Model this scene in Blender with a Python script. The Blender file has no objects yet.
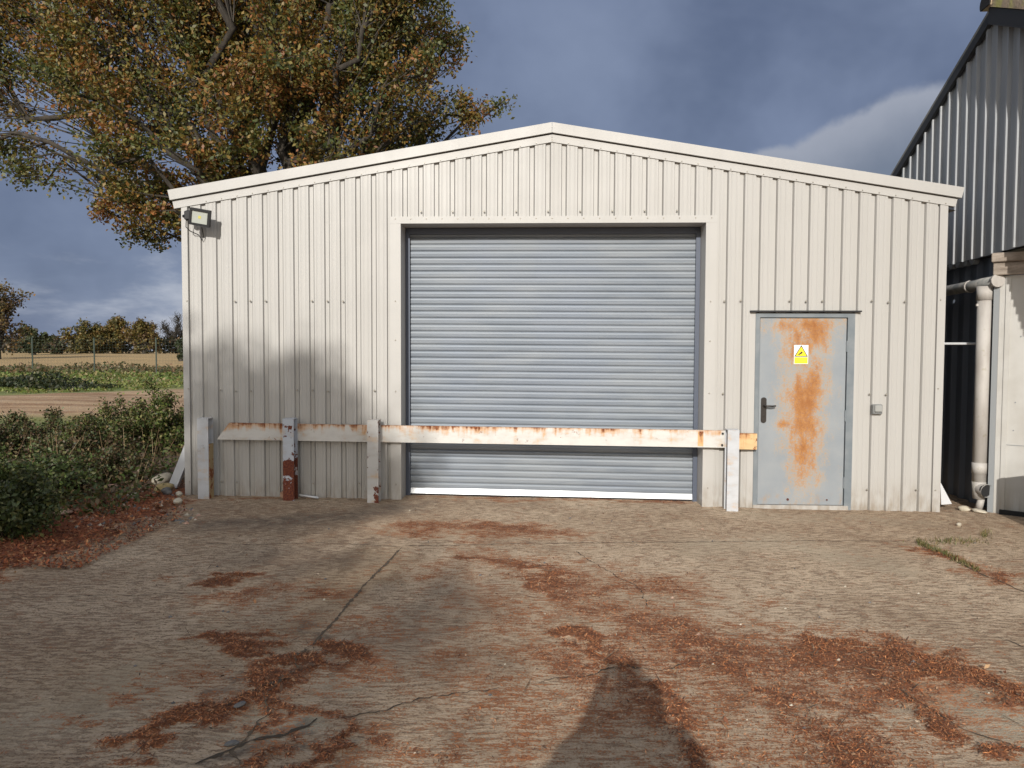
import bpy, math, random
import numpy as np
from mathutils import Vector, Matrix
random.seed(7); RNG = np.random.default_rng(7)
R = math.radians
scene = bpy.context.scene
COL = scene.collection

# ------------------------------------------------------------------ helpers
def s2l(r, g, b):
    f = lambda c: (c/255/12.92) if c/255 <= .04045 else ((c/255+.055)/1.055)**2.4
    return (f(r), f(g), f(b), 1)

CAMH, FPX, PITCH, ROLL = 1.62, 750.0, .0420, .0040
def ray(x, y):
    a, b = x-512, y-384
    cr, sr = math.cos(ROLL), math.sin(ROLL)
    u = a*cr+b*sr; w = -a*sr+b*cr
    c, s = math.cos(PITCH), math.sin(PITCH); v = -w/FPX
    return np.array([u/FPX, c+v*s, -s+v*c])
def at(x, y, Y):
    d = ray(x, y); t = Y/d[1]
    return Vector((d[0]*t, Y, CAMH+d[2]*t))
def gxy(x, y, z=-.04):
    d = ray(x, y); t = (z-CAMH)/d[2]
    return (d[0]*t, d[1]*t)

SX, SY, SYAW = -3.6784, 8.4156, .0435
SW = 8.311
def gz(x, y):
    x = np.asarray(x, float); y = np.asarray(y, float)
    z = -.011*np.clip(x+3.68, 0, 12)
    t = np.clip((y-45)/85, 0, 1); z = z+1.15*t*t*(3-2*t)
    return z
def gzf(x, y): return float(gz(x, y))
def sw(u, v, z=0):           # shed local to world
    c, s = math.cos(SYAW), math.sin(SYAW)
    return Vector((SX+u*c+v*s, SY-u*s+v*c, z))

def vnoise(x, y, seed=0):
    xi = np.floor(x).astype(np.int64); yi = np.floor(y).astype(np.int64)
    fx = x-xi; fy = y-yi; fx = fx*fx*(3-2*fx); fy = fy*fy*(3-2*fy)
    def h(a, b):
        n = (a*374761393+b*668265263+seed*974634773) & 0x7fffffff
        n = ((n ^ (n >> 13))*1274126177) & 0x7fffffff
        n = n ^ (n >> 16)
        return (n & 0xffff)/65535.0
    return (h(xi, yi)*(1-fx)+h(xi+1, yi)*fx)*(1-fy)+(h(xi, yi+1)*(1-fx)+h(xi+1, yi+1)*fx)*fy
def fbm(x, y, seed=0, o=4):
    a = 0; s = 0; k = 1
    for i in range(o):
        a = a+vnoise(x/k, y/k, seed+i*17)*k; s += k; k *= .5
    return a/s
def sstep(a, b, x):
    t = np.clip((x-a)/(b-a), 0, 1); return t*t*(3-2*t)

class MB:
    def __init__(s): s.v = []; s.f = []; s.m = []
    def add(s, vs, fs, mi=0):
        o = len(s.v); s.v += [tuple(p) for p in vs]
        s.f += [tuple(i+o for i in f) for f in fs]; s.m += [mi]*len(fs)
    def box(s, x0, x1, y0, y1, z0, z1, mi=0, b=0):
        if b:
            s.bevelbox(x0, x1, y0, y1, z0, z1, mi, b); return
        s.add([(x0,y0,z0),(x1,y0,z0),(x1,y1,z0),(x0,y1,z0),(x0,y0,z1),(x1,y0,z1),(x1,y1,z1),(x0,y1,z1)],
              [(0,3,2,1),(4,5,6,7),(0,1,5,4),(1,2,6,5),(2,3,7,6),(3,0,4,7)], mi)
    def bevelbox(s, x0, x1, y0, y1, z0, z1, mi, b):
        prof = [(x0+b,y0),(x1-b,y0),(x1,y0+b),(x1,y1-b),(x1-b,y1),(x0+b,y1),(x0,y1-b),(x0,y0+b)]
        cx, cy = (x0+x1)/2, (y0+y1)/2
        def sh(p, d): return (p[0]-math.copysign(d, p[0]-cx), p[1]-math.copysign(d, p[1]-cy))
        rings = []
        for z, d in ((z0, b), (z0+b, 0), (z1-b, 0), (z1, b)):
            rings.append([(*sh(p, d*.999), z) for p in prof])
        vs = [p for r in rings for p in r]; fs = []
        for k in range(3):
            for i in range(8):
                j = (i+1) % 8; fs.append((k*8+i, k*8+j, k*8+8+j, k*8+8+i))
        fs.append(tuple(range(7, -1, -1))); fs.append(tuple(range(24, 32)))
        s.add(vs, fs, mi)
    def prism(s, prof, a, b, axis='y', mi=0, cap=True):
        n = len(prof)
        def P(p, t):
            if axis == 'y': return (p[0], t, p[1])
            if axis == 'x': return (t, p[0], p[1])
            return (p[0], p[1], t)
        vs = [P(p, a) for p in prof]+[P(p, b) for p in prof]
        fs = [(i, (i+1) % n, n+(i+1) % n, n+i) for i in range(n)]
        if cap: fs += [tuple(range(n-1, -1, -1)), tuple(range(n, 2*n))]
        s.add(vs, fs, mi)
    def tube(s, pts, rad, n=8, mi=0, cap=True):
        pts = [Vector(p) for p in pts]
        if not isinstance(rad, (list, tuple)): rad = [rad]*len(pts)
        vs = []; ref = None
        for i, p in enumerate(pts):
            d = (pts[min(i+1, len(pts)-1)]-pts[max(i-1, 0)])
            if d.length < 1e-9: d = Vector((0, 0, 1))
            d.normalize()
            if ref is None:
                ref = d.orthogonal().normalized()
            ref = (ref-d*ref.dot(d))
            if ref.length < 1e-6: ref = d.orthogonal()
            ref.normalize(); w = d.cross(ref)
            for k in range(n):
                a = 2*math.pi*k/n
                vs.append(p+(ref*math.cos(a)+w*math.sin(a))*rad[i])
        fs = []
        for i in range(len(pts)-1):
            for k in range(n):
                j = (k+1) % n; fs.append((i*n+k, i*n+j, (i+1)*n+j, (i+1)*n+k))
        if cap:
            fs.append(tuple(range(n-1, -1, -1))); o = (len(pts)-1)*n; fs.append(tuple(range(o, o+n)))
        s.add(vs, fs, mi)
    def build(s, name, mats, parent=None, smooth=False):
        me = bpy.data.meshes.new(name); me.from_pydata(s.v, [], s.f)
        if not isinstance(mats, (list, tuple)): mats = [mats]
        for m in mats: me.materials.append(m)
        if len(mats) > 1: me.polygons.foreach_set('material_index', s.m)
        if smooth: me.polygons.foreach_set('use_smooth', [True]*len(s.f))
        me.update()
        o = bpy.data.objects.new(name, me); COL.objects.link(o)
        if parent: o.parent = parent
        return o
def tag(o, label=None, cat=None, group=None, kind=None):
    if label: o['label'] = label
    if cat: o['category'] = cat
    if group: o['group'] = group
    if kind: o['kind'] = kind
    return o
def empty(name, loc=(0,0,0), rz=0, label=None, cat=None, group=None):
    o = bpy.data.objects.new(name, None); COL.objects.link(o)
    o.location = loc; o.rotation_euler = (0, 0, rz); o.empty_display_size = .2
    return tag(o, label, cat, group)
def quads_mesh(name, V, mats, cols=None, parent=None, npv=4, mi=None):
    """V: (N,npv,3) array -> one mesh of N polygons, cols (N,3) stored per corner as 'col'"""
    N = len(V); me = bpy.data.meshes.new(name)
    me.vertices.add(N*npv); me.vertices.foreach_set('co', np.ascontiguousarray(V, np.float32).ravel())
    me.loops.add(N*npv); me.loops.foreach_set('vertex_index', np.arange(N*npv, dtype=np.int32))
    me.polygons.add(N); me.polygons.foreach_set('loop_start', np.arange(0, N*npv, npv, dtype=np.int32))
    try: me.polygons.foreach_set('loop_total', np.full(N, npv, np.int32))
    except Exception: pass
    for m in (mats if isinstance(mats, (list, tuple)) else [mats]): me.materials.append(m)
    me.update(calc_edges=True)
    if cols is not None:
        a = me.attributes.new('col', 'FLOAT_COLOR', 'POINT')
        c = np.ones((N*npv, 4), np.float32); c[:, :3] = np.repeat(cols, npv, axis=0)
        a.data.foreach_set('color', c.ravel())
    if mi is not None: me.polygons.foreach_set('material_index', mi)
    o = bpy.data.objects.new(name, me); COL.objects.link(o)
    if parent: o.parent = parent
    return o

# ------------------------------------------------------------------ node helper
class NT:
    def __init__(s, nt): s.t = nt
    def n(s, typ, ins=None, out=0, **props):
        nd = s.t.nodes.new(typ)
        for k, v in props.items(): setattr(nd, k, v)
        for k, v in (ins or {}).items():
            so = nd.inputs[k]
            if isinstance(v, bpy.types.NodeSocket): s.t.links.new(v, so)
            else: so.default_value = v
        return nd.outputs[out] if out is not None else nd
    def math(s, op, a, b=0.0, c=0.0, clamp=False):
        return s.n('ShaderNodeMath', {0: a, 1: b, 2: c}, operation=op, use_clamp=clamp)
    def mix(s, f, a, b, mode='MIX'):
        return s.n('ShaderNodeMixRGB', {'Fac': f, 'Color1': a, 'Color2': b}, blend_type=mode)
    def step(s, v, a, b, lo=0., hi=1.):
        return s.n('ShaderNodeMapRange', {'Value': v, 'From Min': a, 'From Max': b, 'To Min': lo, 'To Max': hi}, interpolation_type='SMOOTHSTEP')
    def lin(s, v, a, b, lo=0., hi=1.):
        return s.n('ShaderNodeMapRange', {'Value': v, 'From Min': a, 'From Max': b, 'To Min': lo, 'To Max': hi})
    def noise(s, vec, scale, detail=3., rough=.55, dist=0.):
        return s.n('ShaderNodeTexNoise', {'Vector': vec, 'Scale': scale, 'Detail': detail, 'Roughness': rough, 'Distortion': dist})
    def scale(s, vec, sc):
        return s.n('ShaderNodeVectorMath', {0: vec, 1: sc}, operation='MULTIPLY')
    def obj(s): return s.n('ShaderNodeTexCoord', out=3)
    def attr(s, name, out=2): return s.n('ShaderNodeAttribute', out=out, attribute_name=name)
    def sep(s, v):
        nd = s.n('ShaderNodeSeparateXYZ', {0: v}, out=None); return nd.outputs
    def bump(s, h, st, d=.01, normal=None):
        i = {'Height': h, 'Strength': st, 'Distance': d}
        if normal is not None: i['Normal'] = normal
        return s.n('ShaderNodeBump', i)
def mat(name, fn=None, base=(.5,.5,.5,1), rough=.6, metal=0., **kw):
    m = bpy.data.materials.new(name); m.use_nodes = True
    nt = m.node_tree; b = nt.nodes['Principled BSDF']
    b.inputs['Base Color'].default_value = base if len(base) == 4 else (*base, 1)
    b.inputs['Roughness'].default_value = rough; b.inputs['Metallic'].default_value = metal
    for k, v in kw.items(): b.inputs[k].default_value = v
    if fn: fn(NT(nt), b, nt.links.new)
    return m

# ------------------------------------------------------------------ materials
def m_clad(base, dirt, splash=.35):
    def fn(g, b, L):
        p = g.obj(); x, y, z = g.sep(p)
        n1 = g.noise(p, 1.3, 4); st = g.noise(g.scale(p, (9, 9, .5)), 1., 4)
        f = g.math('MULTIPLY', g.step(g.math('ADD', g.math('MULTIPLY', n1, .5), g.math('MULTIPLY', st, .6)), .45, .75), .26)
        c = g.mix(f, base, dirt)
        n2 = g.noise(g.scale(p, (14, 14, 5)), 1., 5)
        low = g.math('MULTIPLY', g.step(z, splash, -.12), g.step(n2, .3, .75))
        c = g.mix(g.math('MULTIPLY', low, .75), c, (.20, .155, .105, 1))
        sp = g.step(g.noise(p, 60, 2), .70, .78)
        c = g.mix(g.math('MULTIPLY', sp, .25), c, (.28, .24, .18, 1))
        L(c, b.inputs['Base Color'])
        L(g.lin(n1, .2, .8, .38, .6), b.inputs['Roughness'])
        L(g.bump(g.noise(g.scale(p, (3, 3, .7)), 1.6, 2), .12, .02), b.inputs['Normal'])
    return fn
CREAM = mat('cream_coated_steel', m_clad((.385, .377, .360, 1), (.315, .305, .285, 1)))
CREAM2 = mat('cream_flashing_steel', m_clad((.40, .392, .376, 1), (.33, .32, .30, 1)))
DARKGAP = mat('dark_gap', base=(.012, .012, .013), rough=.9)
SCREW = mat('screw_head', base=(.33, .31, .27), rough=.4, metal=.3)
def f_galv(g, b, L):
    p = g.obj(); x, y, z = g.sep(p)
    n = g.noise(g.scale(p, (1.2, 1, 9)), 1., 5); n2 = g.noise(p, 1.1, 3); n3 = g.noise(g.scale(p, (30, 1, 30)), 1., 2)
    c = g.mix(g.step(n, .3, .7), (.165, .192, .228, 1), (.235, .26, .288, 1))
    c = g.mix(g.math('MULTIPLY', g.step(n2, .45, .7), .5), c, (.19, .22, .27, 1))
    c = g.mix(g.math('MULTIPLY', g.step(n3, .6, .8), .2), c, (.25, .25, .25, 1))
    L(c, b.inputs['Base Color'])
    L(g.lin(n, .2, .8,   .48, .64), b.inputs['Roughness'])
GALV = mat('galvanised_slats', f_galv, metal=.22)
GALVBAR = mat('galvanised_bottom_bar', base=(.50, .52, .54), rough=.4, metal=.4)
GUIDE = mat('dark_steel_guide', base=(.075, .09, .125), rough=.5, metal=.2)
def f_door(g, b, L):
    p = g.obj(); x, y, z = g.sep(p)
    n = g.noise(g.scale(p, (9, 1, 4.5)), 1., 6, .65); n2 = g.noise(p, 3.2, 5); n3 = g.noise(p, 55, 3)
    def blob(cx, cz, rx, rz):
        a = g.math('DIVIDE', g.math('SUBTRACT', x, cx), rx); c = g.math('DIVIDE', g.math('SUBTRACT', z, cz), rz)
        d = g.math('ADD', g.math('MULTIPLY', a, a), g.math('MULTIPLY', c, c))
        return g.math('SUBTRACT', 1., g.math('SQRT', d))
    m = blob(.53, 1.05, .26, .60)
    for q in ((.56, .58, .19, .52), (.55, 1.93, .40, .15), (.66, 1.82, .17, .30), (.46, 1.80, .13, .18), (.66, 1.32, .14, .36), (.33, .85, .11, .08), (.50, 1.70, .24, .34)):
        m = g.math('MAXIMUM', m, g.math('MULTIPLY', blob(*q), .8))
    m = g.math('MAXIMUM', m, -.6)
    f = g.math('ADD', m, g.math('MULTIPLY', g.math('SUBTRACT', n, .5), 2.2))
    f = g.math('ADD', f, g.math('MULTIPLY', g.math('SUBTRACT', n3, .5), 1.5))
    paint = g.mix(g.step(n2, .3, .75), (.215, .24, .265, 1), (.255, .275, .292, 1))
    wash = g.step(f, -.40, .40)
    c = g.mix(g.math('MULTIPLY', wash, .6), paint, (.37, .28, .185, 1))
    rust = g.mix(g.step(n3, .35, .65), (.25, .095, .026, 1), (.38, .185, .062, 1))
    c = g.mix(g.step(f, .0, .75), c, rust)
    c = g.mix(g.math('MULTIPLY', g.step(f, .75, 1.2), .7), c, (.22, .07, .02, 1))
    low = g.math('MULTIPLY', g.step(z, .16, .0), g.step(g.noise(g.scale(p, (12, 1, 8)), 1., 3), .5, .75))
    c = g.mix(g.math('MULTIPLY', low, .5), c, (.32, .20, .10, 1))
    L(c, b.inputs['Base Color']); L(g.lin(f, .0, 1., .42, .85), b.inputs['Roughness'])
    L(g.bump(g.noise(p, 40, 3), .08, .005), b.inputs['Normal'])
DOORP = mat('rusted_grey_door_paint', f_door)
def f_grey(g, b, L):
    p = g.obj(); n = g.noise(p, 5, 4)
    L(g.mix(g.step(n, .35, .7), (.135, .16, .18, 1), (.185, .205, .22, 1)), b.inputs['Base Color'])
FRAMEP = mat('grey_frame_paint', f_grey, rough=.5)
BLACKM = mat('black_powder_coat', base=(.008, .0085, .010), rough=.6)
HANDLE = mat('dark_bronze_handle', base=(.05, .045, .042), rough=.35, metal=.6)
def paint_rust(name, white, top=None, lower=None, th=.66, axis_low=None):
    """old white paint over rusting steel; top=(z0,z1) edge that rusts, lower=(z0,z1) height up to which paint has come off"""
    def fn(g, b, L):
        p = g.obj(); x, y, z = g.sep(p)
        n = g.noise(p, 9, 6, .65); n2 = g.noise(g.scale(p, (5, 5, 11)), 1., 5, .6); n3 = g.noise(p, 60, 3); n4 = g.noise(g.scale(p, (22, 22, 3)), 1., 4)
        f = g.step(g.math('ADD', g.math('MULTIPLY', n, .8), g.math('MULTIPLY', n3, .2)), th, th+.05)
        c = g.mix(g.step(n2, .35, .7), white, tuple(v*.86 for v in white[:3])+(1,))
        stain = g.step(g.math('ADD', n2, g.math('MULTIPLY', n4, .3)), .66, .92)
        c = g.mix(g.math('MULTIPLY', stain, .65), c, (.52, .33, .16, 1))
        grime = g.step(n, .58, .72)
        c = g.mix(g.math('MULTIPLY', g.math('MULTIPLY', grime, g.step(n4, .45, .58)), .7), c, (.12, .105, .10, 1))
        if top:
            e = g.lin(z, top[0], top[1])
            e = g.math('ADD', e, g.math('MULTIPLY', g.math('SUBTRACT', n4, .5), 1.6))
            e = g.math('ADD', e, g.math('MULTIPLY', g.math('SUBTRACT', n2, .5), 1.2))
            c = g.mix(g.math('MULTIPLY', g.step(e, .25, .8), .75), c, (.50, .26, .10, 1))
            f = g.math('MAXIMUM', f, g.step(e, .62, 1.0))
        if lower:
            e = g.math('ADD', g.lin(z, lower[1], lower[0]), g.math('MULTIPLY', g.math('SUBTRACT', n, .5), 5.0))
            f = g.math('MAXIMUM', f, g.step(e, .45, .6))
        rust = g.mix(g.step(n3, .35, .65), (.085, .022, .012, 1), (.27, .085, .025, 1))
        if lower: rust = g.mix(.6, rust, (.085, .018, .014, 1))
        c = g.mix(f, c, rust); L(c, b.inputs['Base Color'])
        L(g.lin(f, 0, 1, .45, .9), b.inputs['Roughness'])
        L(g.bump(g.math('SUBTRACT', g.math('MULTIPLY', n3, .3), f), .35, .004), b.inputs['Normal'])
    return mat(name, fn)
RAILM = paint_rust('flaking_white_rail_paint', (.55, .54, .515, 1), top=(.69, .84), th=.615)
STUBM = paint_rust('rust_streaked_rail_paint', (.60, .42, .22, 1), top=(.55, .80), th=.58)
POSTW = paint_rust('white_post_paint', (.46, .475, .50, 1), th=.70)
POSTR = paint_rust('white_post_paint_peeled_low', (.43, .465, .52, 1), lower=(.25, .74), th=.72)
POSTS_ = paint_rust('white_post_paint_chipped_low', (.47, .465, .455, 1), lower=(-.45, .30), th=.69)
RUSTR = mat('dark_red_rust', base=(.085, .025, .018), rough=.9)
WHITEPL = mat('white_plastic', base=(.53, .545, .565), rough=.45)
def f_pipe(g, b, L):
    p = g.obj(); x, y, z = g.sep(p)
    n = g.noise(g.scale(p, (6, 6, 2)), 1., 5); n2 = g.noise(p, 14, 4)
    c = g.mix(g.step(n, .35, .7), (.43, .41, .385, 1), (.32, .295, .27, 1))
    c = g.mix(g.math('MULTIPLY', g.step(n2, .6, .72), .6), c, (.27, .25, .17, 1))
    L(c, b.inputs['Base Color'])
PIPEM = mat('weathered_pale_pipe', f_pipe, rough=.6)
def f_gutter(g, b, L):
    p = g.obj(); n = g.noise(p, 9, 4)
    L(g.mix(g.step(n, .4, .65), (.20, .21, .21, 1), (.34, .33, .31, 1)), b.inputs['Base Color'])
GUTTERM = mat('grey_gutter', f_gutter, rough=.6)
def f_barn(g, b, L):
    p = g.obj(); x, y, z = g.sep(p)
    n = g.noise(g.scale(p, (5, 5, .6)), 1., 5); n2 = g.noise(p, 2.2, 4)
    c = g.mix(g.step(n, .3, .75), (.26, .278, .298, 1), (.335, .348, .36, 1))
    c = g.mix(g.math('MULTIPLY', g.step(n2, .55, .75), .4), c, (.22, .226, .232, 1))
    L(c, b.inputs['Base Color'])
BARN = mat('weathered_grey_sheet', f_barn, rough=.6)
BARNDK = mat('dark_blue_grey_sheet', base=(.11, .13, .165), rough=.5)
def f_verge(g, b, L):
    p = g.obj(); n = g.noise(p, 5, 6, .7); n2 = g.noise(p, 24, 4)
    c = g.mix(g.step(n, .42, .6), (.40, .31, .22, 1), (.44, .41, .15, 1))
    c = g.mix(g.math('MULTIPLY', g.step(n2, .55, .7), .6), c, (.14, .12, .09, 1))
    L(c, b.inputs['Base Color']); L(g.bump(n2, .5, .02), b.inputs['Normal'])
VERGE = mat('lichen_covered_cap', f_verge, rough=.9)
def f_roof(g, b, L):
    p = g.obj(); n = g.noise(p, 4, 5)
    L(g.mix(g.step(n, .35, .7), (.16, .16, .15, 1), (.25, .24, .21, 1)), b.inputs['Base Color'])
ROOFM = mat('weathered_roof_sheet', f_roof, rough=.85)
def f_wood(g, b, L):
    p = g.obj(); n = g.noise(g.scale(p, (3, 3, 16)), 1., 6, .65); n2 = g.noise(p, 30, 4)
    c = g.mix(g.step(n, .3, .7), (.19, .155, .125, 1), (.36, .31, .26, 1))
    c = g.mix(g.math('MULTIPLY', g.step(n2, .55, .75), .5), c, (.10, .08, .06, 1))
    L(c, b.inputs['Base Color']); L(g.bump(n, .4, .01), b.inputs['Normal'])
BEAM = mat('weathered_fascia', f_wood, rough=.85)
def f_panel(g, b, L):
    p = g.obj(); x, y, z = g.sep(p)
    n = g.noise(p, 2.5, 4); n2 = g.noise(g.scale(p, (12, 12, 1)), 1., 4)
    c = g.mix(g.step(n, .35, .7), (.455, .45, .428, 1), (.39, .378, .35, 1))
    c = g.mix(g.math('MULTIPLY', g.step(z, .45, -.1), g.step(n2, .3, .7)), c, (.25, .22, .17, 1))
    L(c, b.inputs['Base Color'])
PANEL = mat('off_white_sheet', f_panel, rough=.5)
GREYSTRIP = mat('grey_metal_edge', base=(.23, .245, .255), rough=.5)
def f_stone(c1, c2):
    def fn(g, b, L):
        p = g.obj(); n = g.noise(p, 9, 5, .65); n2 = g.noise(p, 45, 4)
        c = g.mix(g.step(n, .35, .65), c1, c2); c = g.mix(g.math('MULTIPLY', g.step(n2, .55, .7), .2), c, (.16, .13, .09, 1))
        L(c, b.inputs['Base Color']); L(g.bump(g.math('ADD', n, g.math('MULTIPLY', n2, .4)), .6, .015), b.inputs['Normal'])
    return fn
ST_PALE = mat('pale_stone', f_stone((.40, .36, .28, 1), (.52, .47, .38, 1)), rough=.9)
ST_PLAIN = mat('dusty_pale_stone', f_stone((.34, .30, .23, 1), (.38, .34, .265, 1)), rough=.95)
ST_YEL = mat('yellow_stone', f_stone((.32, .24, .11, 1), (.44, .34, .17, 1)), rough=.9)
ST_DARK = mat('dark_stone', f_stone((.09, .09, .09, 1), (.16, .155, .15, 1)), rough=.9)
ST_RED = mat('reddish_stone', f_stone((.30, .17, .12, 1), (.42, .29, .22, 1)), rough=.9)
BRICK = mat('weathered_brick', f_stone((.30, .17, .11, 1), (.38, .25, .18, 1)), rough=.9)
def f_leaf(g, b, L):
    c = g.attr('col', 0)
    L(c, b.inputs['Base Color'])
    nt = g.t; out = nt.nodes['Material Output']
    tr = g.n('ShaderNodeBsdfTranslucent', {'Color': g.mix(1., c, (1.25, 1.2, .7, 1), 'MULTIPLY')})
    ms = g.n('ShaderNodeMixShader', {0: .28, 1: b.outputs[0], 2: tr})
    L(ms, out.inputs['Surface'])
LEAF = mat('leaf', f_leaf, rough=.55)
def f_attr(g, b, L): L(g.attr('col', 0), b.inputs['Base Color'])
DRYBIT = mat('dry_plant_matter', f_attr, rough=.9)
def f_bark(g, b, L):
    p = g.obj(); n = g.noise(g.scale(p, (6, 6, 1.5)), 1., 5); n2 = g.noise(p, 22, 3)
    c = g.mix(g.step(n, .35, .65), (.022, .018, .014, 1), (.052, .043, .034, 1))
    c = g.mix(g.math('MULTIPLY', g.step(n2, .55, .7), .4), c, (.07, .075, .045, 1))
    L(c, b.inputs['Base Color']); L(g.bump(n, .7, .04), b.inputs['Normal'])
BARK = mat('oak_bark', f_bark, rough=.95)

# ------------------------------------------------------------------ yard
def stroke_mask(X, Y, strokes, seed=0):
    """strokes: (list of pixel points, half width m, strength) -> mask on world XY"""
    out = np.zeros_like(X)
    wx = X+(fbm(X*2.3, Y*3.1, 5+seed, 4)-.5)*.52+(fbm(X*9, Y*14, 9+seed, 4)-.5)*.30
    wy = Y+(fbm(X*2.3, Y*3.1, 25+seed, 4)-.5)*.52+(fbm(X*9, Y*14, 29+seed, 4)-.5)*.26
    for pts, wd, st in strokes:
        q = [gxy(*p) for p in pts]
        if len(q) == 1: q = q*2
        for (ax, ay), (bx, by) in zip(q[:-1], q[1:]):
            x0, x1 = min(ax, bx)-3*wd-.3, max(ax, bx)+3*wd+.3
            y0, y1 = min(ay, by)-3*wd-.3, max(ay, by)+3*wd+.3
            sel = (X > x0) & (X < x1) & (Y > y0) & (Y < y1)
            if not sel.any(): continue
            px, py = wx[sel], wy[sel]
            dx, dy = bx-ax, by-ay; L2 = dx*dx+dy*dy+1e-9
            t = np.clip(((px-ax)*dx+(py-ay)*dy)/L2, 0, 1)
            d = np.hypot(px-ax-t*dx, py-ay-t*dy)
            v = st*np.clip(1.25-d/wd*.85, 0, 1)
            out[sel] = np.maximum(out[sel], v)
    return out
LITTER = [
    # heap right
    ([(800,640),(860,640),(900,650),(950,660),(1000,680),(1040,690)], .15, 1.15),
    ([(790,650),(860,655),(930,668)], .20, .95),
    ([(720,640),(790,648),(840,668)], .26, .78), ([(690,650),(760,672),(830,690)], .2, .62),
    ([(780,690),(800,720),(820,768)], .20, .86), ([(700,660),(740,690),(790,740)], .14, .62),
    ([(840,700),(870,760)], .15, .7), ([(905,700),(945,735)], .09, 1.0), ([(1000,745),(1030,740)], .08, .9),
    ([(860,660),(900,668),(880,690)], .16, .9),
    # right joint
    ([(935,548),(965,560),(995,573)], .16, .85),
    # middle
    ([(420,533),(500,528),(555,530)], .22, .70), ([(480,538),(540,532)], .2, .6), ([(430,498),(560,500),(690,500)], .10, .62),
    ([(475,560),(520,564),(545,575),(560,595)], .17, .80), ([(560,595),(610,590),(650,580),(690,590)], .24, .55),
    ([(565,625),(600,648),(640,662)], .07, 1.0), ([(640,662),(660,690),(690,730),(700,768)], .09, .95),
    ([(640,600),(670,640),(720,660)], .20, .55), ([(670,620),(700,640),(730,668)], .13, .7),
    ([(500,620),(560,640)], .25, .30), ([(430,640),(520,660)], .28, .28), ([(640,610),(760,600)], .25, .34),
    ([(640,740),(660,768)], .12, .75), ([(590,768),(640,745)], .12, .6), ([(700,700),(760,705)], .20, .5), ([(700,740),(790,745)], .2, .5),
    ([(380,752),(430,760)], .15, .55), ([(365,735),(390,748)], .12, .6),
    ([(640,620),(720,650),(800,670),(900,690)], .42, .66), ([(760,660),(800,710),(840,768)], .34, .70), ([(560,650),(640,690),(700,740)], .3, .58), ([(480,555),(560,575),(600,610)], .3, .55), ([(400,530),(480,528),(560,532)], .26, .68), ([(880,640),(980,672)], .25, .8),
    # broad rusty wash with ridges showing through
    ([(600,600),(760,640),(900,690)], .55, .46), ([(640,700),(820,750),(900,768)], .6, .50), ([(420,570),(560,560),(700,590)], .5, .33),
    ([(380,640),(480,690),(560,760)], .5, .36), ([(340,720),(420,768)], .3, .42), ([(480,600),(640,640)], .4, .36), ([(640,660),(760,720)], .4, .5),
    ([(960,690),(1030,720)], .3, .3), ([(250,600),(380,640)], .35, .3), ([(200,680),(330,720)], .3, .38),
    # left of the joint
    ([(215,585),(240,580)], .10, 1.0), ([(225,600),(300,590),(330,600)], .18, .62), ([(225,640),(250,640),(270,652)], .10, .95),
    ([(110,750),(170,722),(220,702),(260,690)], .085, 1.05), ([(260,690),(300,665),(340,655)], .12, 1.1),
    ([(240,735),(275,700),(300,680)], .10, .95), ([(300,700),(320,730),(310,765)], .07, .95), ([(240,768),(270,745)], .07, .9),
    ([(340,665),(370,680)], .10, .7), ([(320,690),(370,690)], .12, .55), ([(150,585),(172,578)], .05, .7), ([(85,718),(115,695)], .05, .6),
    ([(330,680),(400,640)], .16, .4),
    # left soil edge
    ([(0,560),(60,545),(120,520),(160,505)], .30, 1.1), ([(-60,590),(0,560)], .30, 1.1),
    ([(200,500),(300,500)], .05, .55),
]
xs = np.unique(np.concatenate([np.arange(-8, -4.3, .15), np.arange(-4.3, 5.6, .02), np.arange(5.6, 7.5, .15)]))
ys = np.unique(np.concatenate([np.arange(-3, 2.4, .15), np.arange(2.4, 9.2, .02), np.arange(9.2, 12.5, .2)]))
X, Y = np.meshgrid(xs, ys)
lit = stroke_mask(X, Y, LITTER)
lit = lit*np.clip(.52+1.1*fbm(X*3.3, Y*4.2, 77, 4), .45, 1.2)
lit = np.clip(lit+ (fbm(X*.9, Y*.9, 71, 3)-.5)*.35*(X > -1.0)*(Y < 5.6), 0, 1.2)
# slab tone: 0..1
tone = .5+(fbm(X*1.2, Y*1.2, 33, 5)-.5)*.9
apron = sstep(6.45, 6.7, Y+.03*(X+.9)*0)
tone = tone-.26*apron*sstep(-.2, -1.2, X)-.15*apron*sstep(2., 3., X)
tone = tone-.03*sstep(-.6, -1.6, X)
warm = stroke_mask(X, Y, [([(330,600),(360,580),(380,560)], .3, .8), ([(230,640),(120,690),(60,690)], .35, .5), ([(280,630),(330,600)], .25, .7)], 3)
green = stroke_mask(X, Y, [([(880,690),(960,705),(1020,715)], .20, 1.0), ([(275,745),(300,728)], .14, 1.0), ([(330,690),(380,670)], .12, .6), ([(210,750),(270,715)], .10, .7), ([(700,545),(800,540),(880,560)], .3, .5), ([(120,690),(60,720)], .3, .6), ([(285,735),(300,720)], .12, .5), ([(740,512),(930,518)], .2, .4)], 4)
damp_shade = stroke_mask(X, Y, [([(210,760),(262,742),(300,726)], .035, 1.1), ([(225,714),(270,690)], .03, 1.1), ([(340,620),(318,645)], .06, .9), ([(770,632),(800,642),(830,655)], .05, .8), ([(210,530),(330,520),(400,508)], .3, .8), ([(400,655),(440,610),(470,590)], .2, .45), ([(250,560),(370,560)], .3, .35)], 6)  # broken-slab lines and moist apron, plus tree-dapple shadow painted into the colour
Z = gz(X, Y)+(fbm(X*.8, Y*.8, 3, 3)-.5)*.016+(fbm(X*5, Y*5, 13, 3)-.5)*.004
heap = sstep(.72, 1.15, lit)*(.5+fbm(X*9, Y*9, 51, 3))
Z = Z+.016*heap
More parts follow.
